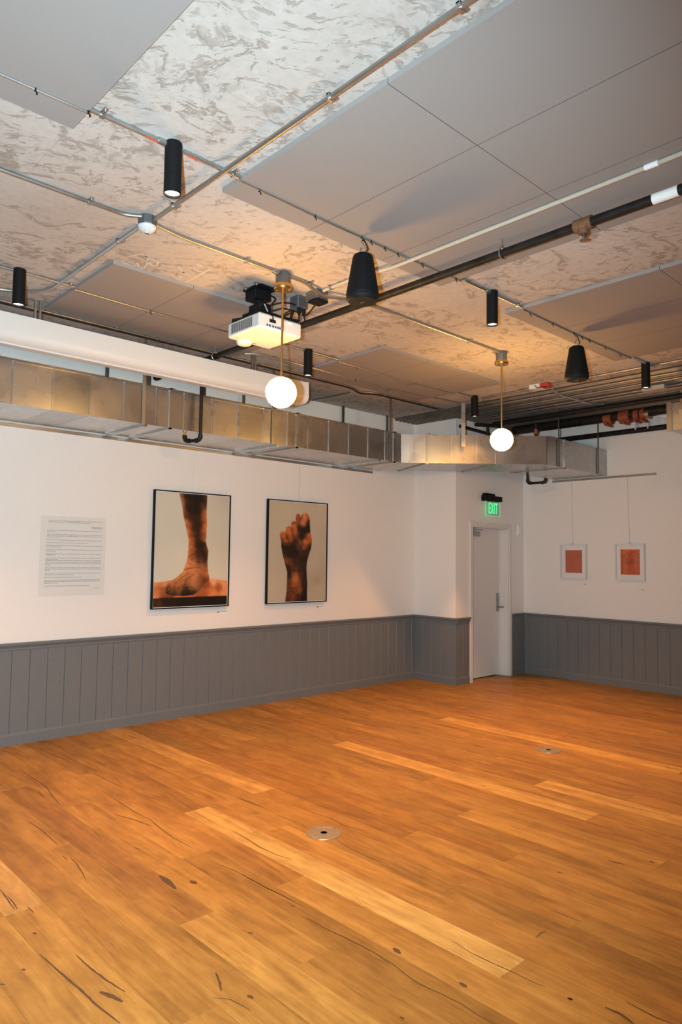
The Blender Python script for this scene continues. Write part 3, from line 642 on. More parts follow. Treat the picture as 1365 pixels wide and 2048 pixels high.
def drop(label, pts, brass, loc):
    t = thing('sprinkler_drop', label, 'pipe', loc, 'black sprinkler drops hooked under the duct')
    MB().tube(fillet(pts, 0.045), 0.0165, 14).build('pipe_run', MAT['blackpipe'], t, True)
    for p in pts[1:-1]:
        e = MB(); q = Vector(p); i = pts.index(p)
        a = (Vector(pts[i-1])-q).normalized(); b_ = (Vector(pts[i+1])-q).normalized()
        e.tube([q+a*0.055, q+a*0.03, q+(a+b_)*0.012, q+b_*0.03, q+b_*0.055], 0.0225, 14).build('elbow', MAT['blackpipe'], t, True)
    x, y, z = brass
    MB().lathe(x, y, [(0.020, 0), (0.020, 0.018), (0.012, 0.02), (0.012, 0.045), (0.017, 0.05), (0.017, 0.056), (0.002, 0.058)], 14, z).build('brass_head', MAT['brass'], t, True)
    return t
drop('black sprinkler drop hooked under the duct above the foot photograph', [(3.50, 5.655, 3.47), (3.50, 5.655, 2.755), (3.42, 5.80, 2.755), (3.42, 5.80, 2.80)], (3.42, 5.80, 2.79), (3.50, 5.655, 3.47))
drop('black sprinkler drop hooked under the duct above the door', [(8.36, 5.19, 2.845), (8.36, 5.19, 2.715), (8.40, 4.94, 2.715), (8.40, 4.94, 2.75)], (8.40, 4.94, 2.745), (8.36, 5.19, 2.845))

def plain_pipe(label, pts, r, mat='blackpipe', hang=()):
    t = thing('ceiling_pipe', label, 'pipe', tuple(pts[0]), 'black pipes under the steel deck')
    MB().tube(pts, r, 16).build('pipe_run', MAT[mat], t, True)
    for x, y, z in hang: MB().tube([(x, y, z), (x, y, 3.585)], 0.006, 8).tube([(x-r-0.004, y, z-0.5*r), (x-r-0.004, y, z+r+0.01), (x, y, z+r+0.03), (x+r+0.004, y, z+r+0.01), (x+r+0.004, y, z-0.5*r)], 0.005, 6).build('hanger', MAT['emt'], t)
    return t
plain_pipe('thin black pipe under the deck, left of the thick one', [(7.94, -0.5, 3.50), (7.94, 5.45, 3.50)], 0.032)
thick = plain_pipe('thick black sprinkler main with red couplings under the deck', [(8.60, -0.5, 3.515), (8.60, 5.55, 3.515)], 0.06)
for y, r, h in ((4.15, 0.074, 0.10), (3.93, 0.085, 0.13), (3.78, 0.076, 0.06), (3.70, 0.080, 0.05)):
    MB().tube([(8.60, y-h/2, 3.49), (8.60, y+h/2, 3.49)], r, 14).box(8.51, 8.69, y-0.02, y+0.02, 3.395, 3.42, bev=0.005).build('red_coupling', MAT['redfit'], thick)
MB().tube([(8.60, 3.62, 3.49), (8.60, 3.70, 3.49)], 0.07, 14).build('pipe_cap', MAT['steel'], thick, True)
low = plain_pipe('low black pipe along the right wall above the orange pictures', [(9.13, 3.2, 3.40), (9.13, 5.25, 3.40)], 0.036)
for y in (4.02, 3.86):
    MB().tube([(9.13, y, 3.43), (9.13, y, 3.585)], 0.008, 8).tube([(9.085, y, 3.40), (9.09, y, 3.47), (9.13, y, 3.50), (9.17, y, 3.47), (9.175, y, 3.40)], 0.010, 8).build('pipe_hanger', MAT['plastic'], low)
plain_pipe('black pipe above the duct bend behind the far globe', [(7.40, 5.60, 3.42), (8.05, 5.60, 3.40)], 0.022)
t = thing('pipe_stub', 'black capped pipe stub with sprinkler riser above the duct bend', 'pipe', (7.78, 5.46, 3.42))
MB().tube([(7.62, 5.52, 3.46), (7.95, 5.34, 3.46)], 0.024, 14).build('pipe_run', MAT['blackpipe'], t, True)
MB().tube([(7.78, 5.433, 3.46), (7.78, 5.433, 3.22)], 0.018, 12).build('riser', MAT['blackpipe'], t, True)
t = thing('pipe_stub', 'short riser with a red ring above the duct right of the far globe', 'pipe', (7.85, 4.75, 3.2))
MB().tube([(7.85, 4.75, 3.198), (7.85, 4.75, 3.40)], 0.018, 12).build('pipe_run', MAT['blackpipe'], t, True)
MB().tube([(7.85, 4.75, 3.27), (7.85, 4.75, 3.33)], 0.026, 12).build('red_ring', MAT['redfit'], t, True)
t = thing('insulated_pipe', 'pale insulated pipe end hanging by a rod at the right edge', 'pipe', (8.75, 3.58, 3.49))
MB().tube([(8.75, 3.58, 3.49), (9.10, 3.36, 3.49)], 0.032, 16).build('insulation', MAT['paper'], t, True)
MB().tube([(8.85, 3.52, 3.52), (8.85, 3.52, 3.60)], 0.004, 8).build('rod', MAT['emt'], t)
bx = thing('supply_duct', 'galvanised supply duct cut off by the right edge of the picture', 'duct', (8.0, 2.4, 3.142))
B(8.0, 9.25, 1.4, 3.165, 3.142, 3.447).build('duct_box', MAT['galv'], bx)
MB().box(7.985, 7.999, 3.125, 3.18, 3.13, 3.46).build('flange', MAT['galv'], bx)
B(7.985, 7.999, 2.90, 3.05, 3.22, 3.36).build('access_plate', MAT['emt'], bx)
B(8.02, 8.04, 3.02, 3.04, 3.447, 3.585).build('hanger', MAT['emt'], bx)

# ------------------------------------------------------------------ air duct along the left wall, across the corner, into the right wall
DZ0, DZ1 = 2.845, 3.197
YD0, YD1 = 5.73, 6.50
duct = thing('air_duct', 'galvanised rectangular air duct along the left wall, bending past the corner', 'duct', (4.0, 5.73, DZ0))
KA, KB = (6.38, 5.73), (7.70, 4.505)           # front corners of the diagonal run
KA2, KB2 = (6.72, 6.50), (8.03, 5.285)         # back corners
def section(poly, name='duct_section'):
    return MB().prism(poly, DZ0, DZ1).build(name, MAT['galv'], duct)
xs = [-1.3, 0.17, 1.70, 3.22, 4.73, 6.26]
SEAMS = [1.22, 1.53, 1.84, 2.15, 2.46, 2.77, 3.08, 3.365, 3.67, 3.98, 4.29, 4.60, 4.89, 5.19, 5.50, 5.81, 6.10]
cuts = sorted(xs+SEAMS)
for a, b_ in zip(cuts[:-1], cuts[1:]): section([(a+0.0008, YD0), (b_-0.0008, YD0), (b_-0.0008, YD1), (a+0.0008, YD1)])
section([(6.262, YD0), (KA[0]-0.001, YD0), (KA2[0]-0.002, YD1), (6.262, YD1)], 'elbow_section')
def dg(t, back=False):
    p, q = (KA2, KB2) if back else (KA, KB); return (p[0]+(q[0]-p[0])*t, p[1]+(q[1]-p[1])*t)
ts = [0.002, 0.18, 0.655, 0.998]
for a, b_ in zip(ts[:-1], ts[1:]): section([dg(a+0.001), dg(b_-0.001), dg(b_-0.001, True), dg(a+0.001, True)])
section([KB, (8.10, 4.50), (8.10, 5.285), KB2], 'elbow_section')
section([(8.104, 4.50), (XR-0.001, 4.50), (XR-0.001, 5.285), (8.104, 5.285)])
# slip flanges round each joint
def flange_x(x):
    m = MB()
    m.box(x-0.014, x+0.014, YD0-0.014, YD0-0.0005, DZ0-0.014, DZ1+0.014).box(x-0.014, x+0.014, YD0-0.014, YD1+0.01, DZ1+0.0005, DZ1+0.014).box(x-0.014, x+0.014, YD0-0.014, YD1+0.01, DZ0-0.014, DZ0-0.0005)
    m.build('flange', MAT['galv'], duct)
for x in xs[1:]: flange_x(x)
def slab(p, q, off, z0, z1, th, w=0.028):      # upright strip on the diagonal face, centred on p, running z0-z1
    d = Vector((q[0]-p[0], q[1]-p[1], 0)).normalized(); n = Vector((-d.y, d.x, 0))
    if n.y > 0: n = -n
    c = Vector((p[0], p[1], 0)); a = c-d*w/2; b_ = c+d*w/2
    return MB().prism([(a+n*off)[:2], (b_+n*off)[:2], (b_+n*(off+th))[:2], (a+n*(off+th))[:2]], z0, z1)
def strip(p, q, z0, z1, w):                    # flat strip between p and q
    d = Vector((q[0]-p[0], q[1]-p[1], 0)).normalized(); n = Vector((-d.y, d.x, 0))*w/2
    P, Q = Vector((*p, 0)), Vector((*q, 0))
    return MB().prism([(P+n)[:2], (Q+n)[:2], (Q-n)[:2], (P-n)[:2]], z0, z1)
for t in (0.18, 0.655):
    slab(dg(t), dg(t+0.1), 0.0005, DZ0-0.014, DZ1+0.014, 0.013).build('flange', MAT['galv'], duct)
    strip(dg(t), dg(t, True), DZ0-0.014, DZ0-0.0005, 0.03).build('flange', MAT['galv'], duct)
for x in (8.102,):
    MB().box(x-0.012, x+0.012, 4.488, 4.4995, DZ0-0.012, DZ1+0.012).box(x-0.012, x+0.012, 4.488, 5.29, DZ0-0.012, DZ0-0.0005).build('flange', MAT['galv'], duct)
# standing seams
for x in SEAMS:
    MB().box(x-0.006, x+0.006, YD0-0.009, YD0-0.0003, DZ0+0.002, DZ1-0.002).build('seam', MAT['galv'], duct)
for t in (0.095, 0.346, 0.52): slab(dg(t), dg(t+0.1), 0.0003, DZ0+0.002, DZ1-0.002, 0.007, 0.011).build('seam', MAT['galv'], duct)
# rolled edge along top and bottom
MB().box(-1.3, 6.25, YD0-0.010, YD0-0.0005, DZ1-0.012, DZ1+0.004).build('edge_strip', MAT['galv'], duct)
MB().box(7.72, 9.24, 4.492, 4.4995, DZ1-0.010, DZ1+0.003).build('edge_strip', MAT['galv'], duct)
# stiffener angles under the duct
for x in (1.0, 2.98, 4.49, 6.02): MB().box(x-0.02, x+0.02, YD0+0.01, YD1, DZ0-0.02, DZ0-0.0005).build('stiffener', MAT['galv'], duct)
# hangers: front straps cross the face, back rods run up behind
for x in (1.43, 2.95, 4.40, 6.18):
    MB().box(x-0.016, x+0.016, YD0-0.013, YD0-0.009, DZ0-0.012, CZ-0.001).build('hanger_strap', MAT['emt'], duct)
for x in (2.95, 3.40, 4.05, 4.57, 5.0, 6.12, 6.95): MB().box(x-0.016, x+0.016, YD1-0.02, YD1-0.003, DZ1+0.0005, CZ-0.001).build('back_strap', MAT['deck'], duct)
p = dg(0.41)
MB().prism([(p[0]-0.035, p[1]-0.035), (p[0]+0.0, p[1]-0.07), (p[0]+0.003, p[1]-0.067), (p[0]-0.032, p[1]-0.032)], DZ0+0.2, 3.585).build('hanger_strap', MAT['galv'], duct)
for x in (7.95, 8.98): MB().box(x-0.014, x+0.014, 4.485, 4.489, DZ0, 3.585).build('hanger_strap', MAT['deck'], duct)

# ------------------------------------------------------------------ projection screen casing
scr = thing('projection_screen', 'long white roll-down projection screen casing hung below the ceiling', 'screen', (3.0, 5.45, 3.24))
c = []
Y0s, Y1s, Z0s, Z1s = 5.365, 5.545, 3.235, 3.445
c = [(Y0s, Z1s), (Y0s-0.004, Z1s-0.09)]
for k in range(9):
    a = math.pi+math.pi/2*k/8; c.append((Y0s+0.075+0.079*math.cos(a), Z0s+0.075+0.075*math.sin(a)))
c += [(Y1s, Z0s), (Y1s, Z1s)]
MB().extrude_x(c, 0.3, 4.555).build('casing', MAT['white'], scr, True)
MB().extrude_x([(y*1.0+(0.004 if y > 5.45 else -0.004), z+(0.004 if z > 3.34 else -0.003)) for y, z in c], 4.555, 4.572).build('end_cap', MAT['white'], scr, True)
MB().box(0.35, 4.52, Y0s+0.05, Y0s+0.075, Z0s-0.014, Z0s+0.002, bev=0.004).build('bottom_bar', MAT['white'], scr)
for x in (1.905, 3.945):
    b0 = MB().box(x-0.09, x+0.09, 5.43, 5.475, Z1s+0.0005, Z1s+0.022, bev=0.008).build('mount_bracket', MAT['plastic'], scr)
    for dx in (-0.022, 0.014): MB().box(x+dx, x+dx+0.016, 5.445, 5.465, Z1s+0.022, CZ-0.0005).build('threaded_rod', MAT['emt'], b0)

# ------------------------------------------------------------------ spotlights
def spotlight(x, y, label):
    t = thing('spotlight', label, 'spotlight', (x, y, 3.368), 'black cylinder spotlights')
    zb = 3.368; R = 0.0405
    MB().lathe(x, y, [(R, 0.09), (R, 0.248), (R-0.003, 0.2515)], 32, zb).build('upper_body', MAT['black'], t, True)
    MB().lathe(x, y, [(R-0.005, 0.004), (R-0.002, 0.0), (R, 0.002), (R, 0.0885), (R-0.004, 0.0885), (R-0.004, 0.018), (R-0.005, 0.004)], 32, zb, caps=False).build('lamp_head', MAT['black'], t, True)
    MB().lathe(x, y, [(0.0005, 0.0165), (R-0.0055, 0.0165), (R-0.0055, 0.0135), (0.0005, 0.0105)], 32, zb).build('lens', MAT['lens'], t, True)
    l = lamp('spotlight_lamp', 'SPOT', (x, y, zb-0.004), SPOT_W, WARM, aim=(x, y, 0), spot_size=math.radians(98), spot_blend=1.0, shadow_soft_size=0.03)
    return t
spotlight(SX[0], 2.885, 'black cylinder spotlight nearest the camera, upper left of the ceiling')
spotlight(SX[0], 4.94, 'black cylinder spotlight at the left edge above the screen casing')
spotlight(SX[1], 4.94, 'black cylinder spotlight just right of the near globe and projector')
spotlight(SX[1], 2.892, 'black cylinder spotlight between the two black speakers')
spotlight(SX[2], 4.94, 'small black cylinder spotlight just left of the far globe')
spotlight(SX[2], 2.905, 'black cylinder spotlight at the right edge beyond the far speaker')

# ------------------------------------------------------------------ globe pendants
def pendant(x, y, label):
    t = thing('globe_pendant', label, 'pendant lamp', (x, y, 2.685), 'brass globe pendants')
    bx_ = MB().lathe(x, y, [(0.050, 0.0), (0.052, 0.004), (0.052, 0.078), (0.046, 0.082)], 8, 3.537).build('junction_box', MAT['boxsteel'], t)
    MB().lathe(x, y, [(0.030, -0.001), (0.060, 0.0), (0.063, 0.004), (0.063, 0.031), (0.060, 0.035)], 32, 3.501).build('canopy', MAT['brass'], t, True)
    MB().lathe(x, y, [(0.0075, 2.888), (0.0075, 3.503)], 16).build('rod', MAT['brass'], t, True)
    MB().lathe(x, y, [(0.0005, 2.902), (0.020, 2.900), (0.026, 2.893), (0.026, 2.886)], 24).build('globe_cap', MAT['brass'], t, True)
    prof = [(max(0.0005, 0.105*math.sin(math.pi*k/24)), 2.79-0.105*math.cos(math.pi*k/24)) for k in range(25)]
    MB().lathe(x, y, prof, 40).build('globe', MAT['globe'], t, True)
    for k in (-1, 1): MB().lathe(x+0.03*k, y-0.03*k, [(0.0005, -0.004), (0.004, -0.003), (0.005, 0.0)], 10, 3.5005).build('screw', MAT['brass'], t, True)
    return t
pendant(2.92, 3.712, 'lit white globe pendant on a brass rod in front of the projector')
pendant(5.53, 3.705, 'lit white globe pendant on a brass rod in front of the duct bend')

# ------------------------------------------------------------------ hanging speakers
def speaker(x, y, label):
    t = thing('pendant_speaker', label, 'speaker', (x, y, 3.19), 'black hanging speakers')
    b0 = MB().lathe(x, y, [(0.0005, 0.288), (0.046, 0.288), (0.056, 0.282), (0.062, 0.268), (0.0985, 0.045), (0.0985, 0.040), (0.097, 0.034)], 40, 3.19).build('cabinet', MAT['black'], t, True)
    MB().lathe(x, y, [(0.097, 0.0335), (0.0985, 0.030), (0.094, 0.012), (0.084, 0.002), (0.0005, 0.0)], 40, 3.19).build('grille', MAT['dark'], t, True)
    MB().box(x-0.004, x+0.004, y-0.016, y+0.016, 3.1878, 3.1896).build('badge', MAT['emt'], b0)
    pts = []
    for k in range(15):
        a = 2*math.pi*k/14; pts.append((x+0.012*math.sin(a), y-0.012*math.sin(a), 3.503+0.026*math.cos(a)))
    MB().tube(pts, 0.0028, 6).build('cable_loop', MAT['emt'], t)
    MB().tube([(x+0.01, y, 3.478), (x+0.022, y-0.02, 3.515), (x+0.012, y-0.01, 3.55), (x, y, 3.578)], 0.004, 8).build('speaker_wire', MAT['dark'], t)
    MB().tube([(x, y, 3.525), (x, y, 3.545), (x-0.008, y+0.008, 3.56), (x, y, 3.583)], 0.003, 6).build('hook', MAT['emt'], t)
    return t
speaker(2.875, 2.893, 'large black cone shaped speaker hanging near the middle of the ceiling')
speaker(5.43, 2.895, 'smaller looking black cone shaped speaker hanging at the far right')

# ------------------------------------------------------------------ round ceiling sensor
t = thing('occupancy_sensor', 'white domed ceiling sensor below a steel junction box where conduits cross', 'sensor', (1.865, 3.64, 3.53))
MB().lathe(1.865, 3.64, [(0.052, 0), (0.055, 0.004), (0.055, 0.052), (0.05, 0.0545)], 8, 3.565).build('junction_box', MAT['boxsteel'], t)
dm = MB().lathe(1.865, 3.64, [(0.0005, -0.036), (0.012, -0.035), (0.014, -0.031), (0.030, -0.027), (0.046, -0.014), (0.053, -0.001), (0.053, 0.004), (0.040, 0.006)], 32, 3.559).build('dome', MAT['plastic'], t, True)
MB().lathe(1.865, 3.64, [(0.0005, -0.0385), (0.011, -0.0375), (0.012, -0.0345)], 20, 3.559).build('sensor_lens', MAT['steel'], dm, True)

# ------------------------------------------------------------------ projector
px0, px1, py0, py1, pz0, pz1 = 2.812, 3.192, 3.83, 4.212, 3.25, 3.358
pj = thing('projector', 'white projector on a black ceiling mount behind the near globe', 'projector', (3.0, 4.02, pz0))
body = B(px0, px1, py0, py1, pz0, pz1, bev=0.012).build('body', MAT['plastic'], pj)
for k in range(22):
    y = py0+0.085+0.0115*k
    MB().box(px0-0.0012, px0+0.002, y, y+0.0055, pz0+0.022, pz1-0.018).build('vent_slot', MAT['dark'], body)
MB().lathe(2.945, 4.19, [(0.0005, -0.032), (0.028, -0.031), (0.05, -0.024), (0.058, -0.010), (0.060, 0.004)], 28, pz0+0.002).build('lens_dome', MAT['plastic'], pj, True)
MB().lathe(2.945, 4.20, [(0.04, 0.0), (0.045, 0.02), (0.040, 0.03), (0.034, 0.022), (0.0005, 0.015)], 28, 3.295, 'y').build('lens', MAT['dark'], pj, True)
for x, w, m_ in ((2.875, 0.010, 'dark'), (2.892, 0.020, 'blueport'), (2.922, 0.020, 'blueport'), (2.950, 0.010, 'dark'), (2.966, 0.034, 'blueport')):
    MB().box(x, x+w, py0-0.0015, py0+0.003, pz0+0.02, pz0+0.034).build('port', MAT[m_], body)
MB().box(2.90, 2.955, py0-0.0015, py0+0.003, pz0+0.052, pz0+0.075).build('recess', MAT['dark'], body)
MB().box(3.06, 3.10, py0-0.001, py0+0.003, pz0+0.072, pz0+0.09).build('rating_label', MAT['paper'], body)
MB().box(2.99, 3.04, 4.165, 4.178, pz0-0.0008, pz0+0.001).build('red_mark', MAT['redmark'], body)
MB().box(3.07, 3.12, 4.165, 4.172, pz0-0.0008, pz0+0.001).build('grey_mark', MAT['ink'], body)
mt = MB().box(2.90, 3.07, 3.96, 4.16, CZ-0.014, CZ-0.0005, bev=0.002).box(2.915, 3.055, 4.02, 4.15, CZ-0.085, CZ-0.013, bev=0.004).build('ceiling_plate', MAT['black'], pj)
for x, y in ((2.885, 4.10), (2.885, 3.97), (3.085, 3.97), (3.085, 4.14)):
    MB().box(x-0.018, x+0.018, y-0.012, y+0.012, CZ-0.010, CZ-0.001).lathe(x, y, [(0.006, -0.022), (0.008, -0.012), (0.008, -0.010)], 8, CZ).build('anchor_bolt', MAT['emt'], mt)
MB().tube([(2.985, 4.07, CZ-0.08), (2.985, 4.07, 3.43)], 0.028, 18).lathe(2.985, 4.07, [(0.055, 0), (0.06, 0.01), (0.06, 0.03), (0.04, 0.04)], 18, 3.42).build('mount_column', MAT['black'], pj, True)
arm = MB()
for a, b_ in (((2.84, 4.18), (3.13, 3.90)), ((2.85, 3.92), (3.14, 4.16)), ((2.84, 4.18), (3.14, 4.16)), ((2.985, 4.07), (3.18, 3.87))):
    P0, P1 = Vector((*a, 3.385)), Vector((*b_, 3.385)); mid = (P0+P1)/2+Vector((0, 0, 0.03))
    arm.tube([P0-Vector((0, 0, 0.025)), P0, mid, P1, P1-Vector((0, 0, 0.025))], 0.013, 8)
arm.box(2.89, 3.08, 3.96, 4.15, 3.385, 3.43, bev=0.006).box(2.87, 2.96, 3.92, 4.19, 3.360, 3.392, bev=0.004).box(3.03, 3.12, 3.88, 4.17, 3.360, 3.392, bev=0.004).box(2.93, 3.04, 3.99, 4.13, 3.43, 3.50, bev=0.01)
arm.build('mount_arms', MAT['black'], pj)
MB().box(2.98, 3.19, 3.86, 4.0, pz1+0.0003, pz1+0.016, bev=0.004).build('cable_tray', MAT['black'], pj)
for k, pts in enumerate(([(3.04, 4.03, 3.50), (3.10, 3.98, 3.53), (3.18, 3.95, 3.54), (3.27, 3.97, 3.545)], [(3.05, 4.0, 3.46), (3.12, 3.96, 3.49), (3.20, 3.93, 3.48), (3.27, 3.96, 3.49)],
                         [(3.0, 3.84, 3.37), (3.05, 3.80, 3.41), (3.10, 3.83, 3.43), (3.12, 3.88, 3.38)], [(3.02, 3.86, 3.37), (3.10, 3.82, 3.42), (3.14, 3.86, 3.44), (3.15, 3.92, 3.38)],
                         [(2.94, 4.03, 3.42), (2.93, 3.97, 3.47), (2.97, 3.95, 3.52), (3.0, 4.0, 3.56)], [(3.02, 4.02, 3.43), (3.0, 3.95, 3.48), (3.04, 3.94, 3.53), (3.04, 4.0, 3.57)], [(2.90, 3.86, 3.37), (2.93, 3.83, 3.345), (2.93, 3.829, 3.31)])):
    MB().tube(fillet(pts, 0.05), 0.0055, 8).build('cable', MAT['dark'], pj, True)
MB().tube([(2.93, 3.93, 3.46), (3.0, 3.98, 3.43)], 0.005, 8).build('bright_bolt', MAT['plastic'], pj)
MB().lathe(2.975, 3.85, [(0.0005, 0.004), (0.004, 0)], 8, pz1).build('indicator', MAT['led_r'], pj)
MB().lathe(3.03, 3.85, [(0.0005, 0.004), (0.004, 0)], 8, pz1).build('indicator', MAT['led_g'], pj)
t = thing('outlet_box', 'galvanised outlet box with black plugs right of the projector', 'junction box', (3.28, 3.98, 3.52))
B(3.235, 3.335, 3.93, 4.03, 3.525, CZ-0.0005, bev=0.005).build('steel_box', MAT['boxsteel'], t)
for dx in (-0.022, 0.022): MB().lathe(3.285+dx, 3.95, [(0.012, -0.05), (0.016, -0.012), (0.016, 0.0)], 10, 3.525).tube([(3.285+dx, 3.95, 3.48), (3.285+dx*1.3, 3.94, 3.44), (3.26+dx, 3.93, 3.40)], 0.0055, 8).build('plug', MAT['dark'], t, True)
t = thing('outlet_box', 'galvanised outlet box with a black device, closer to the near speaker', 'junction box', (3.30, 3.80, 3.54))
B(3.255, 3.365, 3.74, 3.87, 3.548, CZ-0.0005, bev=0.005).build('steel_box', MAT['boxsteel'], t)
B(3.25, 3.36, 3.735, 3.84, 3.528, 3.5475, bev=0.004).build('black_device', MAT['black'], t)
MB().tube(fillet([(3.30, 3.80, 3.53), (3.30, 3.86, 3.49), (3.31, 3.93, 3.47), (3.30, 3.95, 3.50)], 0.05), 0.005, 8).build('cable', MAT['dark'], t, True)

# ------------------------------------------------------------------ fire alarm box
t = thing('fire_alarm', 'white and red fire alarm box on the ceiling beyond the far globe', 'alarm', (6.86, 4.10, 3.55))
B(6.80, 6.92, 4.07, 4.20, CZ-0.05, CZ-0.0005, bev=0.004).build('white_box', MAT['plastic'], t)
B(6.81, 6.91, 3.97, 4.069, CZ-0.045, CZ-0.0005, bev=0.006).build('red_box', MAT['redpaint'], t)
MB().tube([(6.79, 4.12, CZ-0.02), (6.785, 4.09, CZ-0.05), (6.80, 4.02, CZ-0.05), (6.83, 3.98, CZ-0.04)], 0.004, 8).build('wire', MAT['dark'], t)

# ------------------------------------------------------------------ picture rails and wires
tag(B(-0.5, 6.72, YL-0.014, YL-0.0005, 2.806, 2.836, bev=0.002).build('picture_rail', MAT['emt']), 'long metal picture rail on the left wall below the duct', 'rail')
tag(B(XR-0.014, XR-0.0005, 3.83, 5.33, 2.806, 2.836, bev=0.002).build('picture_rail', MAT['emt']), 'short metal picture rail on the right wall above the orange pictures', 'rail')

# ------------------------------------------------------------------ framed photographs
FOOT_OUT=[[0.291,-0.028],[0.297,-0.001],[0.317,0.055],[0.347,0.132],[0.363,0.204],[0.394,0.281],[0.419,0.353],[0.44,0.414],[0.44,0.474],[0.435,0.535],[0.426,0.596],[0.398,0.644],[0.377,0.692],[0.31,0.734],[0.239,0.77],[0.178,0.799],[0.151,0.84],[0.164,0.858],[0.154,0.878],[0.19,0.894],[0.262,0.904],[0.389,0.911],[0.519,0.904],[0.574,0.883],[0.611,0.859],[0.648,0.829],[0.652,0.805],[0.685,0.793],[0.733,0.778],[0.741,0.75],[0.72,0.7],[0.713,0.644],[0.708,0.595],[0.718,0.508],[0.697,0.471],[0.681,0.428],[0.683,0.348],[0.689,0.261],[0.678,0.162],[0.682,0.069],[0.683,-0.049]]
FOOT=[[0.311,0.007,150,100,70],[0.341,0.084,165,110,75],[0.37,0.004,60,35,20],[0.396,0.081,60,33,18],[0.43,0.019,28,20,15],[0.533,0.014,22,17,13],[0.627,0.01,32,22,15],[0.67,0.008,90,55,35],[0.444,0.14,35,22,14],[0.547,0.136,30,20,14],[0.641,0.12,75,42,22],[0.674,0.15,170,95,50],[0.362,0.174,140,75,40],[0.4,0.19,85,45,22],[0.474,0.212,62,33,18],[0.559,0.228,58,32,18],[0.625,0.213,90,48,24],[0.668,0.212,190,100,50],[0.393,0.263,185,105,60],[0.44,0.28,120,60,28],[0.515,0.302,60,33,18],[0.59,0.3,55,30,16],[0.648,0.311,150,75,35],[0.682,0.31,205,115,60],[0.424,0.341,195,112,65],[0.48,0.352,110,55,26],[0.555,0.375,60,33,18],[0.631,0.373,95,48,24],[0.675,0.391,190,100,50],[0.445,0.414,195,112,66],[0.492,0.425,130,65,32],[0.567,0.442,55,30,17],[0.644,0.459,38,22,14],[0.687,0.471,110,58,28],[0.447,0.486,190,110,65],[0.495,0.504,125,65,33],[0.58,0.522,62,35,20],[0.666,0.527,35,22,14],[0.709,0.52,120,62,32],[0.45,0.553,180,105,62],[0.506,0.565,115,62,34],[0.591,0.571,75,42,25],[0.677,0.583,60,35,20],[0.433,0.608,190,118,72],[0.508,0.614,165,100,62],[0.602,0.607,100,60,36],[0.688,0.626,110,65,38],[0.417,0.668,185,115,70],[0.509,0.656,170,106,66],[0.604,0.657,150,92,56],[0.69,0.669,135,80,46],[0.382,0.711,180,112,68],[0.456,0.717,165,102,62],[0.549,0.712,158,98,60],[0.644,0.712,130,78,45],[0.711,0.719,175,95,50],[0.311,0.758,172,106,64],[0.384,0.759,150,92,56],[0.457,0.76,150,92,56],[0.532,0.76,165,104,64],[0.608,0.767,130,80,48],[0.655,0.768,70,40,24],[0.713,0.762,120,62,32],[0.24,0.793,160,98,58],[0.303,0.8,140,85,50],[0.367,0.795,150,92,55],[0.44,0.796,135,82,48],[0.515,0.803,165,104,64],[0.59,0.81,140,88,54],[0.638,0.817,85,50,30],[0.179,0.828,120,72,42],[0.233,0.835,130,80,46],[0.287,0.836,120,72,42],[0.35,0.837,145,90,54],[0.414,0.838,70,42,25],[0.498,0.839,130,80,48],[0.573,0.84,120,74,44],[0.18,0.87,45,27,16],[0.234,0.865,105,64,36],[0.288,0.872,90,54,30],[0.333,0.873,110,68,40],[0.388,0.874,45,28,17],[0.462,0.875,38,24,15],[0.536,0.876,62,38,22],[0.262,0.898,22,15,11],[0.389,0.905,22,15,11],[0.5,0.9,28,18,12]]
FBG=[[0.036,0.038,182,178,164],[0.401,0.233,185,181,166],[0.921,0.027,172,165,150],[0.937,0.468,180,173,155],[0.14,0.478,184,180,165],[0.148,0.715,182,180,168],[0.897,0.72,184,178,160],[0.321,0.536,188,184,168]]
FTAB=[[0.02,0.797,190,125,80],[0.107,0.786,185,122,80],[0.239,0.775,175,112,72],[0.048,0.844,165,95,55],[0.11,0.869,140,75,40],[0.024,0.89,190,115,70],[0.155,0.905,110,60,32],[0.659,0.879,140,75,40],[0.705,0.818,120,62,32],[0.801,0.782,200,135,90],[0.919,0.783,205,138,92],[0.755,0.856,165,92,50],[0.881,0.833,150,82,45],[0.953,0.884,195,125,80],[0.805,0.9,185,112,66],[0.98,0.809,190,125,82]]
FFR=[[0.026,0.949,60,33,20],[0.07,0.974,75,40,24],[0.157,0.952,40,24,16],[0.428,0.953,28,18,13],[0.71,0.96,26,17,13],[0.955,0.96,30,19,14],[0.429,0.983,22,15,12]]
TAB_LINE=[[-0.008,0.787],[0.107,0.779],[0.311,0.759],[0.742,0.761],[0.8,0.76],[1.004,0.781]]
FR_LINE=[[-0.003,0.922],[0.156,0.917],[0.263,0.919],[0.575,0.917],[1.002,0.918]]
FLINES=[[[0.381,0.68],[0.454,0.665],[0.528,0.66],[0.604,0.654]],[[0.45,0.559],[0.496,0.541],[0.524,0.534]],[[0.536,0.601],[0.602,0.611],[0.678,0.607]],[[0.154,0.869],[0.179,0.834],[0.214,0.817]],[[0.198,0.87],[0.215,0.847],[0.277,0.824]],[[0.261,0.877],[0.278,0.854],[0.332,0.831]],[[0.328,0.855],[0.368,0.825],[0.422,0.802]],[[0.396,0.844],[0.423,0.832],[0.497,0.827]],[[0.311,0.77],[0.383,0.735],[0.456,0.711]],[[0.403,0.777],[0.457,0.747],[0.512,0.724]]]
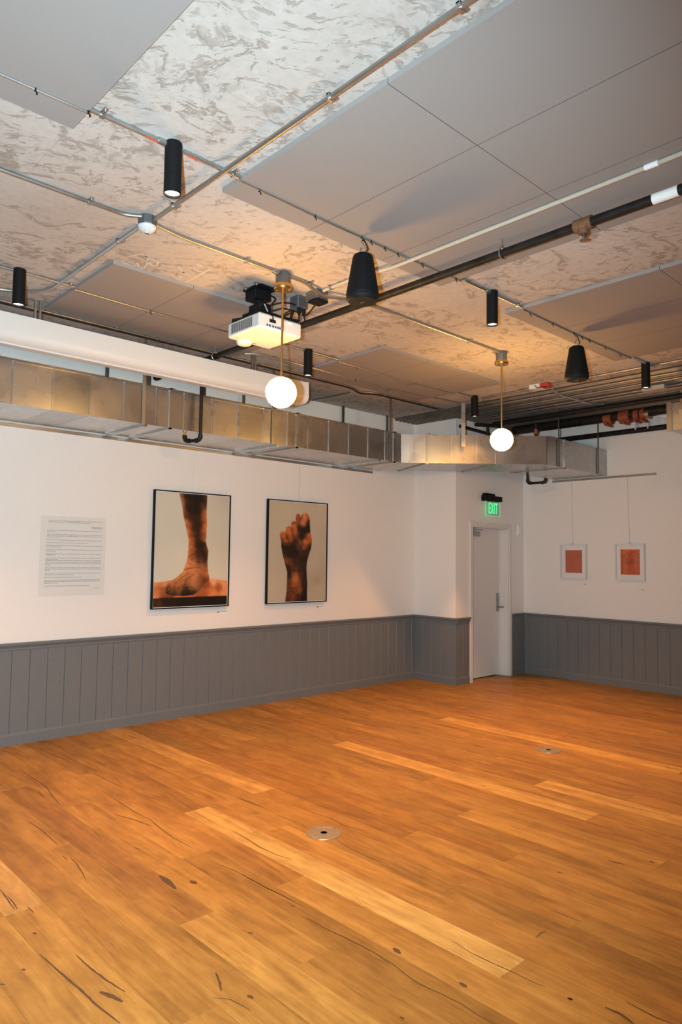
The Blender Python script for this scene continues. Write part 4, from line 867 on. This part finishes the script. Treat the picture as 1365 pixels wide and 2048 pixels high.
HAND_OUT=[[0.289,1.034],[0.296,0.967],[0.312,0.895],[0.317,0.816],[0.318,0.704],[0.292,0.654],[0.261,0.587],[0.229,0.514],[0.212,0.453],[0.208,0.403],[0.189,0.358],[0.183,0.331],[0.199,0.308],[0.229,0.296],[0.263,0.301],[0.282,0.306],[0.279,0.278],[0.294,0.255],[0.333,0.244],[0.37,0.253],[0.372,0.213],[0.399,0.192],[0.428,0.186],[0.458,0.193],[0.446,0.159],[0.455,0.13],[0.489,0.109],[0.519,0.122],[0.53,0.151],[0.549,0.121],[0.593,0.099],[0.634,0.098],[0.676,0.122],[0.697,0.156],[0.703,0.22],[0.714,0.3],[0.731,0.341],[0.743,0.387],[0.731,0.462],[0.693,0.526],[0.66,0.602],[0.653,0.665],[0.661,0.751],[0.672,0.82],[0.67,0.912],[0.672,1.044]]
HAND=[[0.221,0.324,170,90,45],[0.25,0.346,165,88,44],[0.262,0.385,150,78,38],[0.208,0.369,80,42,22],[0.296,0.401,150,78,38],[0.315,0.288,160,85,42],[0.346,0.321,160,82,40],[0.367,0.366,150,76,36],[0.318,0.356,60,34,20],[0.419,0.217,165,92,48],[0.451,0.262,175,95,48],[0.468,0.307,165,88,42],[0.403,0.297,120,62,30],[0.5,0.26,60,34,20],[0.485,0.135,160,80,38],[0.497,0.18,140,68,32],[0.461,0.164,110,56,28],[0.525,0.151,70,38,20],[0.595,0.131,185,105,62],[0.597,0.177,190,115,72],[0.578,0.218,175,98,56],[0.656,0.14,150,78,42],[0.669,0.197,50,30,20],[0.691,0.243,28,20,16],[0.591,0.275,32,22,16],[0.53,0.259,35,24,16],[0.641,0.273,26,19,15],[0.512,0.306,60,35,20],[0.553,0.339,30,21,16],[0.614,0.337,60,35,20],[0.664,0.342,160,80,36],[0.696,0.37,150,74,34],[0.636,0.395,165,88,48],[0.608,0.435,120,62,32],[0.536,0.408,120,62,32],[0.477,0.42,70,40,24],[0.518,0.448,75,42,24],[0.437,0.393,50,30,20],[0.455,0.353,95,50,26],[0.359,0.405,95,50,26],[0.225,0.436,40,26,18],[0.302,0.44,35,24,17],[0.4,0.45,28,21,16],[0.7,0.451,60,34,20],[0.661,0.504,60,34,20],[0.248,0.525,60,36,22],[0.345,0.524,40,27,19],[0.462,0.523,42,28,19],[0.581,0.522,62,36,22],[0.299,0.592,105,56,28],[0.358,0.603,95,50,27],[0.465,0.591,62,37,23],[0.605,0.602,48,30,20],[0.321,0.659,50,32,22],[0.429,0.665,75,43,25],[0.567,0.659,62,36,22],[0.648,0.676,45,28,19],[0.344,0.732,60,36,22],[0.441,0.721,120,68,36],[0.472,0.761,155,88,44],[0.55,0.733,80,45,25],[0.631,0.751,42,27,18],[0.347,0.817,85,48,26],[0.435,0.818,140,76,36],[0.514,0.83,110,58,28],[0.624,0.831,50,30,20],[0.341,0.901,90,48,25],[0.438,0.897,100,52,26],[0.537,0.887,110,58,28],[0.628,0.911,32,22,16],[0.325,0.973,80,42,22],[0.422,0.975,95,50,26],[0.52,0.966,65,37,22],[0.621,0.98,26,19,15]]
HBG=[[0.067,0.04,160,148,128],[0.91,0.037,165,152,132],[0.084,0.427,160,149,130],[0.905,0.413,160,148,128],[0.103,0.869,160,148,130],[0.893,0.881,155,143,124],[0.355,0.083,163,152,133],[0.837,0.793,140,128,108],[0.778,0.618,160,148,129]]
HLINES=[[[0.28,0.312],[0.309,0.361],[0.34,0.406]],[[0.372,0.258],[0.404,0.308],[0.426,0.365]],[[0.463,0.204],[0.5,0.26],[0.512,0.306]],[[0.53,0.151],[0.519,0.18],[0.513,0.214]],[[0.21,0.403],[0.301,0.418],[0.418,0.41]],[[0.586,0.395],[0.567,0.43],[0.549,0.465]],[[0.333,0.699],[0.429,0.682],[0.528,0.688]],[[0.353,0.721],[0.45,0.699],[0.549,0.705]],[[0.33,0.861],[0.417,0.863],[0.486,0.869]],[[0.385,0.221],[0.419,0.211],[0.454,0.216]],[[0.39,0.218],[0.421,0.207],[0.449,0.209]]]
def lin(c): c = np.asarray(c, float)/255.0; return np.where(c <= 0.04045, c/12.92, ((c+0.055)/1.055)**2.4)
def idw(S, U, V, p=3.2):
    S = np.array(S, float); d2 = (U[..., None]-S[:, 0])**2+((V[..., None]-S[:, 1])*1.3)**2+2e-4
    w = np.exp(-d2/(2*0.030**2))+1e-4*np.exp(-d2/(2*0.25**2))+1e-9 if p > 2 else d2**(-p/2)
    w = w/w.sum(-1, keepdims=True)
    return lin(w @ S[:, 2:5])*np.clip((w @ S[:, 2:5]).mean(-1, keepdims=True)/70.0, 0.45, 1.0)
def inside(poly, U, V):
    r = np.zeros(U.shape, bool); n = len(poly)
    for i in range(n):
        (x0, y0), (x1, y1) = poly[i], poly[(i+1) % n]
        if y0 == y1: continue
        c_ = ((y0 > V) != (y1 > V)) & (U < (x1-x0)*(V-y0)/(y1-y0)+x0); r ^= c_
    return r
def segd(L, U, V):
    d = np.full(U.shape, 9.0)
    for (x0, y0), (x1, y1) in zip(L[:-1], L[1:]):
        dx, dy = x1-x0, y1-y0; t_ = np.clip(((U-x0)*dx+(V-y0)*dy)/(dx*dx+dy*dy+1e-12), 0, 1)
        d = np.minimum(d, np.hypot(U-x0-t_*dx, (V-y0-t_*dy)*1.3))
    return d
def soft(poly, U, V, w):
    d = segd(poly+[poly[0]], U, V); s = np.where(inside(poly, U, V), 1, -1)
    return np.clip(0.5+s*d/(2*w), 0, 1)[..., None]
def curve(L, U):
    L = np.array(L); return np.interp(U, L[:, 0], L[:, 1])
GAIN = 1.28
def grid_print(name, parent, W_, H_, nx, ny, colour, place, org):
    us = np.linspace(0, 1, nx); vs_ = np.linspace(0, 1, ny); U, V = np.meshgrid(us, vs_)
    Cc = np.clip(colour(U, V), 0.0, 0.9)
    vv = [place(u, v) for v in vs_ for u in us]
    ff = [(j*nx+i, j*nx+i+1, (j+1)*nx+i+1, (j+1)*nx+i) for j in range(ny-1) for i in range(nx-1)]
    me = bpy.data.meshes.new(name); me.from_pydata([(a-org[0], b_-org[1], c_-org[2]) for a, b_, c_ in vv], [], ff)
    at_ = me.color_attributes.new('Col', 'FLOAT_COLOR', 'POINT')
    at_.data.foreach_set('color', np.concatenate([Cc.reshape(-1, 3), np.ones((nx*ny, 1))], 1).astype(np.float32).ravel())
    me.materials.append(MAT['print'])
    o = bpy.data.objects.new(name, me); COL.objects.link(o); o.parent = parent; ORG[o.name] = org
    return o
rng = np.random.default_rng(3)
def smooth_noise(U, V, f):
    g = rng.random((40, 40)); x = (U*f) % 39; y = (V*f) % 39; i = x.astype(int); j = y.astype(int); a = x-i; b_ = y-j
    return (g[j, i]*(1-a)*(1-b_)+g[j, i+1]*a*(1-b_)+g[j+1, i]*(1-a)*b_+g[j+1, i+1]*a*b_)
def foot_col(U, V):
    c_ = idw(FBG, U, V, 1.5)
    tab = np.clip((V-curve(TAB_LINE, U))/0.012+0.5, 0, 1)[..., None]
    c_ = c_*(1-tab)+tab*idw(FTAB, U, V)*(0.82+0.36*smooth_noise(U*0.35, V*1.0, 36))[..., None]
    fr_ = np.clip((V-curve(FR_LINE, U))/0.008+0.5, 0, 1)[..., None]
    c_ = c_*(1-fr_)+fr_*idw(FFR, U, V)
    m_ = soft(FOOT_OUT, U, V, 0.006)
    f_ = idw(FOOT, U, V)*(0.75+0.5*smooth_noise(U, V*1.3, 37))[..., None]
    for L in FLINES: f_ = f_*(1-0.55*np.clip(1-segd(L, U, V)/0.011, 0, 1))[..., None]
    return (c_*(1-m_)+m_*f_)*GAIN
def hand_col(U, V):
    c_ = idw(HBG, U, V, 1.5); m_ = soft(HAND_OUT, U, V, 0.006)
    f_ = idw(HAND, U, V)*(0.72+0.56*smooth_noise(U, V*1.3, 37))[..., None]
    for L in HLINES: f_ = f_*(1-0.6*np.clip(1-segd(L, U, V)/0.012, 0, 1))[..., None]
    return (c_*(1-m_)+m_*f_)*GAIN*1.12
def picture(x0, x1, z0, z1, col, label, wx, wl):
    yf, yb = YL-0.048, YL-0.012
    t = thing('framed_photograph', label, 'picture', ((x0+x1)/2, yb, z0), 'large framed photographs')
    f = MB(); w = 0.012
    for a, b_, c_, d in ((x0, x1, z0, z0+w), (x0, x1, z1-w, z1), (x0, x0+w, z0+w, z1-w), (x1-w, x1, z0+w, z1-w)): f.box(a, b_, yf, yb, c_, d)
    f.build('frame', MAT['black'], t)
    B(x0+w, x1-w, yf+0.012, yb, z0+w, z1-w).build('white_border', MAT['paper'], t)
    a, b_, c_, d = x0+w+0.008, x1-w-0.006, z0+w+0.006, z1-w-0.006
    grid_print('print', t, 0, 0, 180, 236, col, lambda u, v: (a+(b_-a)*u, yf+0.0112, d+(c_-d)*v), ORG[t.name])
    tag(MB().tube([(wx, YL-0.009, z1-0.02), (wx, YL-0.009, 2.81)], 0.0016, 6).build('hanging_wire', MAT['wire']), wl, 'wire', 'picture hanging wires')
    return t
picture(3.505, 4.435, 1.13, 2.35, foot_col, 'black framed photograph of a bare foot and lower leg on the left wall', 3.975, 'thin wire holding the foot photograph on the left wall')
picture(4.955, 5.888, 1.13, 2.35, hand_col, 'black framed photograph of a raised fist on the left wall', 5.448, 'thin wire holding the fist photograph on the left wall')
def caption(x0, x1, z0, z1, label):
    t = thing('caption_card', label, 'card', (x0, YL-0.001, z0), 'caption cards under the pictures')
    B(x0, x1, YL-0.0025, YL-0.0005, z0, z1).build('card', MAT['paper'], t)
    MB().box(x0+0.006, x0+0.03, YL-0.0032, YL-0.0027, z0+0.012, z1-0.006).box(x0+0.034, x1-0.008, YL-0.0032, YL-0.0027, (z0+z1)/2+0.002, (z0+z1)/2+0.006).build('printed_lines', MAT['ink'], t)
caption(4.312, 4.448, 1.044, 1.082, 'small caption card below the right corner of the foot photograph')
caption(5.762, 5.887, 1.044, 1.084, 'small caption card below the right corner of the fist photograph')

# small white frames on the right wall
def orange(kind):
    def f(U, V):
        n_ = smooth_noise(U*0.6, V*0.8, 30)*0.6+smooth_noise(U, V, 38)*0.4
        c_ = lin((158, 70, 34))*(0.80+0.42*n_)[..., None]
        if kind == 0:
            c_ = c_*np.where(np.abs(U-0.72) < 0.03, 1.08, 1.0)[..., None]*(0.92-0.12*np.clip(1-np.hypot(U-0.95, V-0.9)/0.2, 0, 1))[..., None]
        else:
            c_ = c_*1.06
            for cx in (0.36, 0.66):
                d = np.hypot((U-cx)*0.8, V-0.49)
                c_ = c_*(1-0.45*np.clip(1-np.abs(d-0.085)/0.03, 0, 1)-0.35*np.clip(1-np.abs(d-0.03)/0.025, 0, 1))[..., None]
            c_ = c_*(1+0.30*np.clip((0.24-V-0.25*U)/0.03, 0, 1))[..., None]  # lighter corner wedge: reflection on the glass, painted into the print
            d = np.abs(V-(0.10+0.5*(U-0.5)**2)); c_ = c_*(1-0.15*np.clip(1-d/0.02, 0, 1))[..., None]
        return c_*1.5
    return f
def small_frame(y0, y1, z0, z1, kind, label, wl, mat_in):
    xf, xb = XR-0.052, XR-0.006
    t = thing('white_frame', label, 'picture', (xb, (y0+y1)/2, z0), 'small white frames on the right wall')
    f = MB(); w = 0.016
    for a, b_, c_, d in ((y0, y1, z0, z0+w), (y0, y1, z1-w, z1), (y0, y0+w, z0+w, z1-w), (y1-w, y1, z0+w, z1-w)): f.box(xf, xb, a, b_, c_, d)
    f.build('frame', MAT['white'], t)
    B(xb-0.014, xb-0.001, y0+w, y1-w, z0+w, z1-w).build('mount_board', MAT['paper'], t)
    a, b_, c_, d = y1-mat_in[0], y0+mat_in[1], z0+mat_in[2], z1-mat_in[3]
    grid_print('print', t, 0, 0, 60, 80, orange(kind), lambda u, v: (xb-0.0155, a+(b_-a)*u, d+(c_-d)*v), ORG[t.name])
    B(xf+0.006, xf+0.008, y0+w, y1-w, z0+w, z1-w).build('glazing', MAT['glass'], t)
    ym = (y0+y1)/2+0.01
    MB().lathe(XR-0.02, ym, [(0.0005, 0.02), (0.009, 0.017), (0.009, 0.0005)], 10, z1).build('hook', MAT['steel'], t)
    tag(MB().tube([(XR-0.009, ym, z1-0.02), (XR-0.009, ym+0.02, 2.81)], 0.0016, 6).build('hanging_wire', MAT['wire']), wl, 'wire', 'picture hanging wires')
    yc = y0+0.045
    tag(B(XR-0.0025, XR-0.0005, yc-0.01, yc+0.015, z0-0.075 if kind == 0 else z0-0.12, z0-0.06 if kind == 0 else z0-0.105).build('caption_tag', MAT['putty']), 'tiny caption tag below the %s orange picture' % ('left' if kind == 0 else 'right'), 'card')
small_frame(4.80, 5.20, 1.412, 1.902, 0, 'white frame with a plain orange print, left one on the right wall', 'thin wire holding the plain orange picture', (0.075, 0.07, 0.09, 0.08))
small_frame(3.985, 4.385, 1.412, 1.908, 1, 'white frame with an orange print of two rings, right one on the right wall', 'thin wire holding the orange picture with two rings', (0.07, 0.07, 0.085, 0.075))

# ------------------------------------------------------------------ wall text on clear film
ft = thing('wall_text', 'clear vinyl sheet of small printed paragraphs on the far left of the wall', 'sign', (2.40, YL, 1.29))
B(2.395, 3.02, YL-0.0022, YL-0.0006, 1.29, 2.03).build('film', MAT['film'], ft)
TL = [(310, 290, 1060), (332, 270, 870), (395, 890, 1060), (413, 895, 1060), (458, 255, 1060), (480, 255, 365), (520, 255, 1060), (543, 255, 1060), (563, 255, 450), (603, 250, 1050), (645, 255, 840), (688, 250, 1060), (710, 255, 455), (750, 255, 1060), (773, 255, 390), (815, 250, 1060), (832, 255, 375), (875, 250, 1055), (897, 250, 420), (915, 250, 1050), (938, 245, 1050), (960, 245, 1050), (982, 245, 325), (1020, 245, 1045), (1042, 245, 1045), (1063, 245, 300), (1105, 245, 1050), (1128, 245, 650), (1168, 240, 780), (1210, 240, 1045), (1230, 240, 1045), (1252, 240, 435), (1297, 240, 880), (1340, 955, 1045)]
rt = random.Random(8)
for v, a, b_ in TL:
    m = MB(); z = 2.03-0.74*(v-240)/1210.0; x = 2.395+0.625*(a-165)/945.0; xe = 2.395+0.625*(b_-165)/945.0
    while x < xe-0.004:
        w = min(rt.choice((0.008, 0.012, 0.016, 0.022, 0.028)), xe-x); h = rt.uniform(0.0022, 0.0030)*(1.5 if v == 395 else 1.0)
        m.add([(x, YL-0.0027, z-h), (x+w, YL-0.0027, z-h), (x+w, YL-0.0027, z+h), (x, YL-0.0027, z+h)], [(0, 1, 2, 3)]); x += w+0.0042
    m.build('text_line', MAT['ink'], ft)

# ------------------------------------------------------------------ exit sign and wall device
es = thing('exit_sign', 'green lit EXIT sign with black housing above the door', 'sign', (8.38, YF, 2.29))
MB().box(8.175, 8.575, YF-0.085, YF-0.0005, 2.498, 2.572, bev=0.004).build('housing', MAT['black'], es)
MB().extrude_y([(8.19, 2.5725), (8.44, 2.5725), (8.42, 2.605), (8.22, 2.61)], YF-0.06, YF-0.0005).build('backplate', MAT['black'], es)
yq = YF-0.062
B(8.205, 8.54, yq-0.004, yq+0.004, 2.292, 2.4975).build('acrylic_panel', MAT['acrylic'], es)
MB().box(8.200, 8.2045, yq-0.004, yq+0.004, 2.292, 2.4975).box(8.5405, 8.545, yq-0.004, yq+0.004, 2.292, 2.4975).box(8.200, 8.545, yq-0.004, yq+0.004, 2.287, 2.2915).build('lit_edge', MAT['exitedge'], es)
yl = yq-0.0055
def letter(polys): 
    m = MB()
    for p in polys: m.extrude_y([(8.262+0.225*a, 2.322+0.152*b_) for a, b_ in p], yl-0.001, yl+0.001)
    m.build('letter', MAT['exit'], es)
letter([[(0, 0), (0.07, 0), (0.07, 1), (0, 1)], [(0.07, 0.86), (0.22, 0.86), (0.22, 1), (0.07, 1)], [(0.07, 0.44), (0.19, 0.44), (0.19, 0.57), (0.07, 0.57)], [(0.07, 0), (0.22, 0), (0.22, 0.14), (0.07, 0.14)]])
letter([[(0.26, 0), (0.335, 0), (0.54, 1), (0.465, 1)], [(0.26, 1), (0.335, 1), (0.3975, 0.69), (0.3625, 0.51)], [(0.465, 0), (0.54, 0), (0.4375, 0.49), (0.4025, 0.31)]])
letter([[(0.585, 0), (0.655, 0), (0.655, 1), (0.585, 1)]])
letter([[(0.70, 0.86), (1.0, 0.86), (1.0, 1), (0.70, 1)], [(0.815, 0), (0.885, 0), (0.885, 0.86), (0.815, 0.86)]])
t = thing('wall_sounder', 'small beige wall device right of the door frame', 'device', (9.12, YF, 2.03))
B(9.06, 9.15, YF-0.035, YF-0.0005, 2.035, 2.195, bev=0.010).build('case', MAT['paper'], t)
MB().lathe(9.10, YF-0.036, [(0.0005, 0.0), (0.009, 0.0), (0.009, 0.004)], 12, 2.055, 'y').build('lens', MAT['brass'], t)
tag(B(XR-0.004, XR-0.0005, 3.633, 3.748, 3.168, 3.287, bev=0.001).build('access_panel', MAT['wall']), 'square white access panel high on the right wall', 'panel')

# ------------------------------------------------------------------ floor boxes
def floor_box(x, y, label):
    t = thing('floor_box', label, 'floor box', (x, y, 0.0007), 'round metal floor boxes')
    MB().lathe(x, y, [(0.108, 0.0), (0.107, 0.003), (0.100, 0.0042), (0.086, 0.0042), (0.085, 0.003)], 48, 0.0007).build('ring', MAT['boxmetal'], t, True)
    l = MB().lathe(x, y, [(0.0845, 0.0028), (0.022, 0.0034), (0.021, 0.0024), (0.0005, 0.0022)], 48, 0.0007).build('lid', MAT['boxmetal'], t, True)
    MB().lathe(x, y, [(0.020, 0.0030), (0.0005, 0.0030)], 24, 0.0007).build('finger_hole', MAT['dark'], l)
floor_box(2.96, 3.264, 'round metal floor box in the middle of the plank floor, nearer one')
floor_box(5.705, 3.343, 'round metal floor box at the far right of the plank floor')
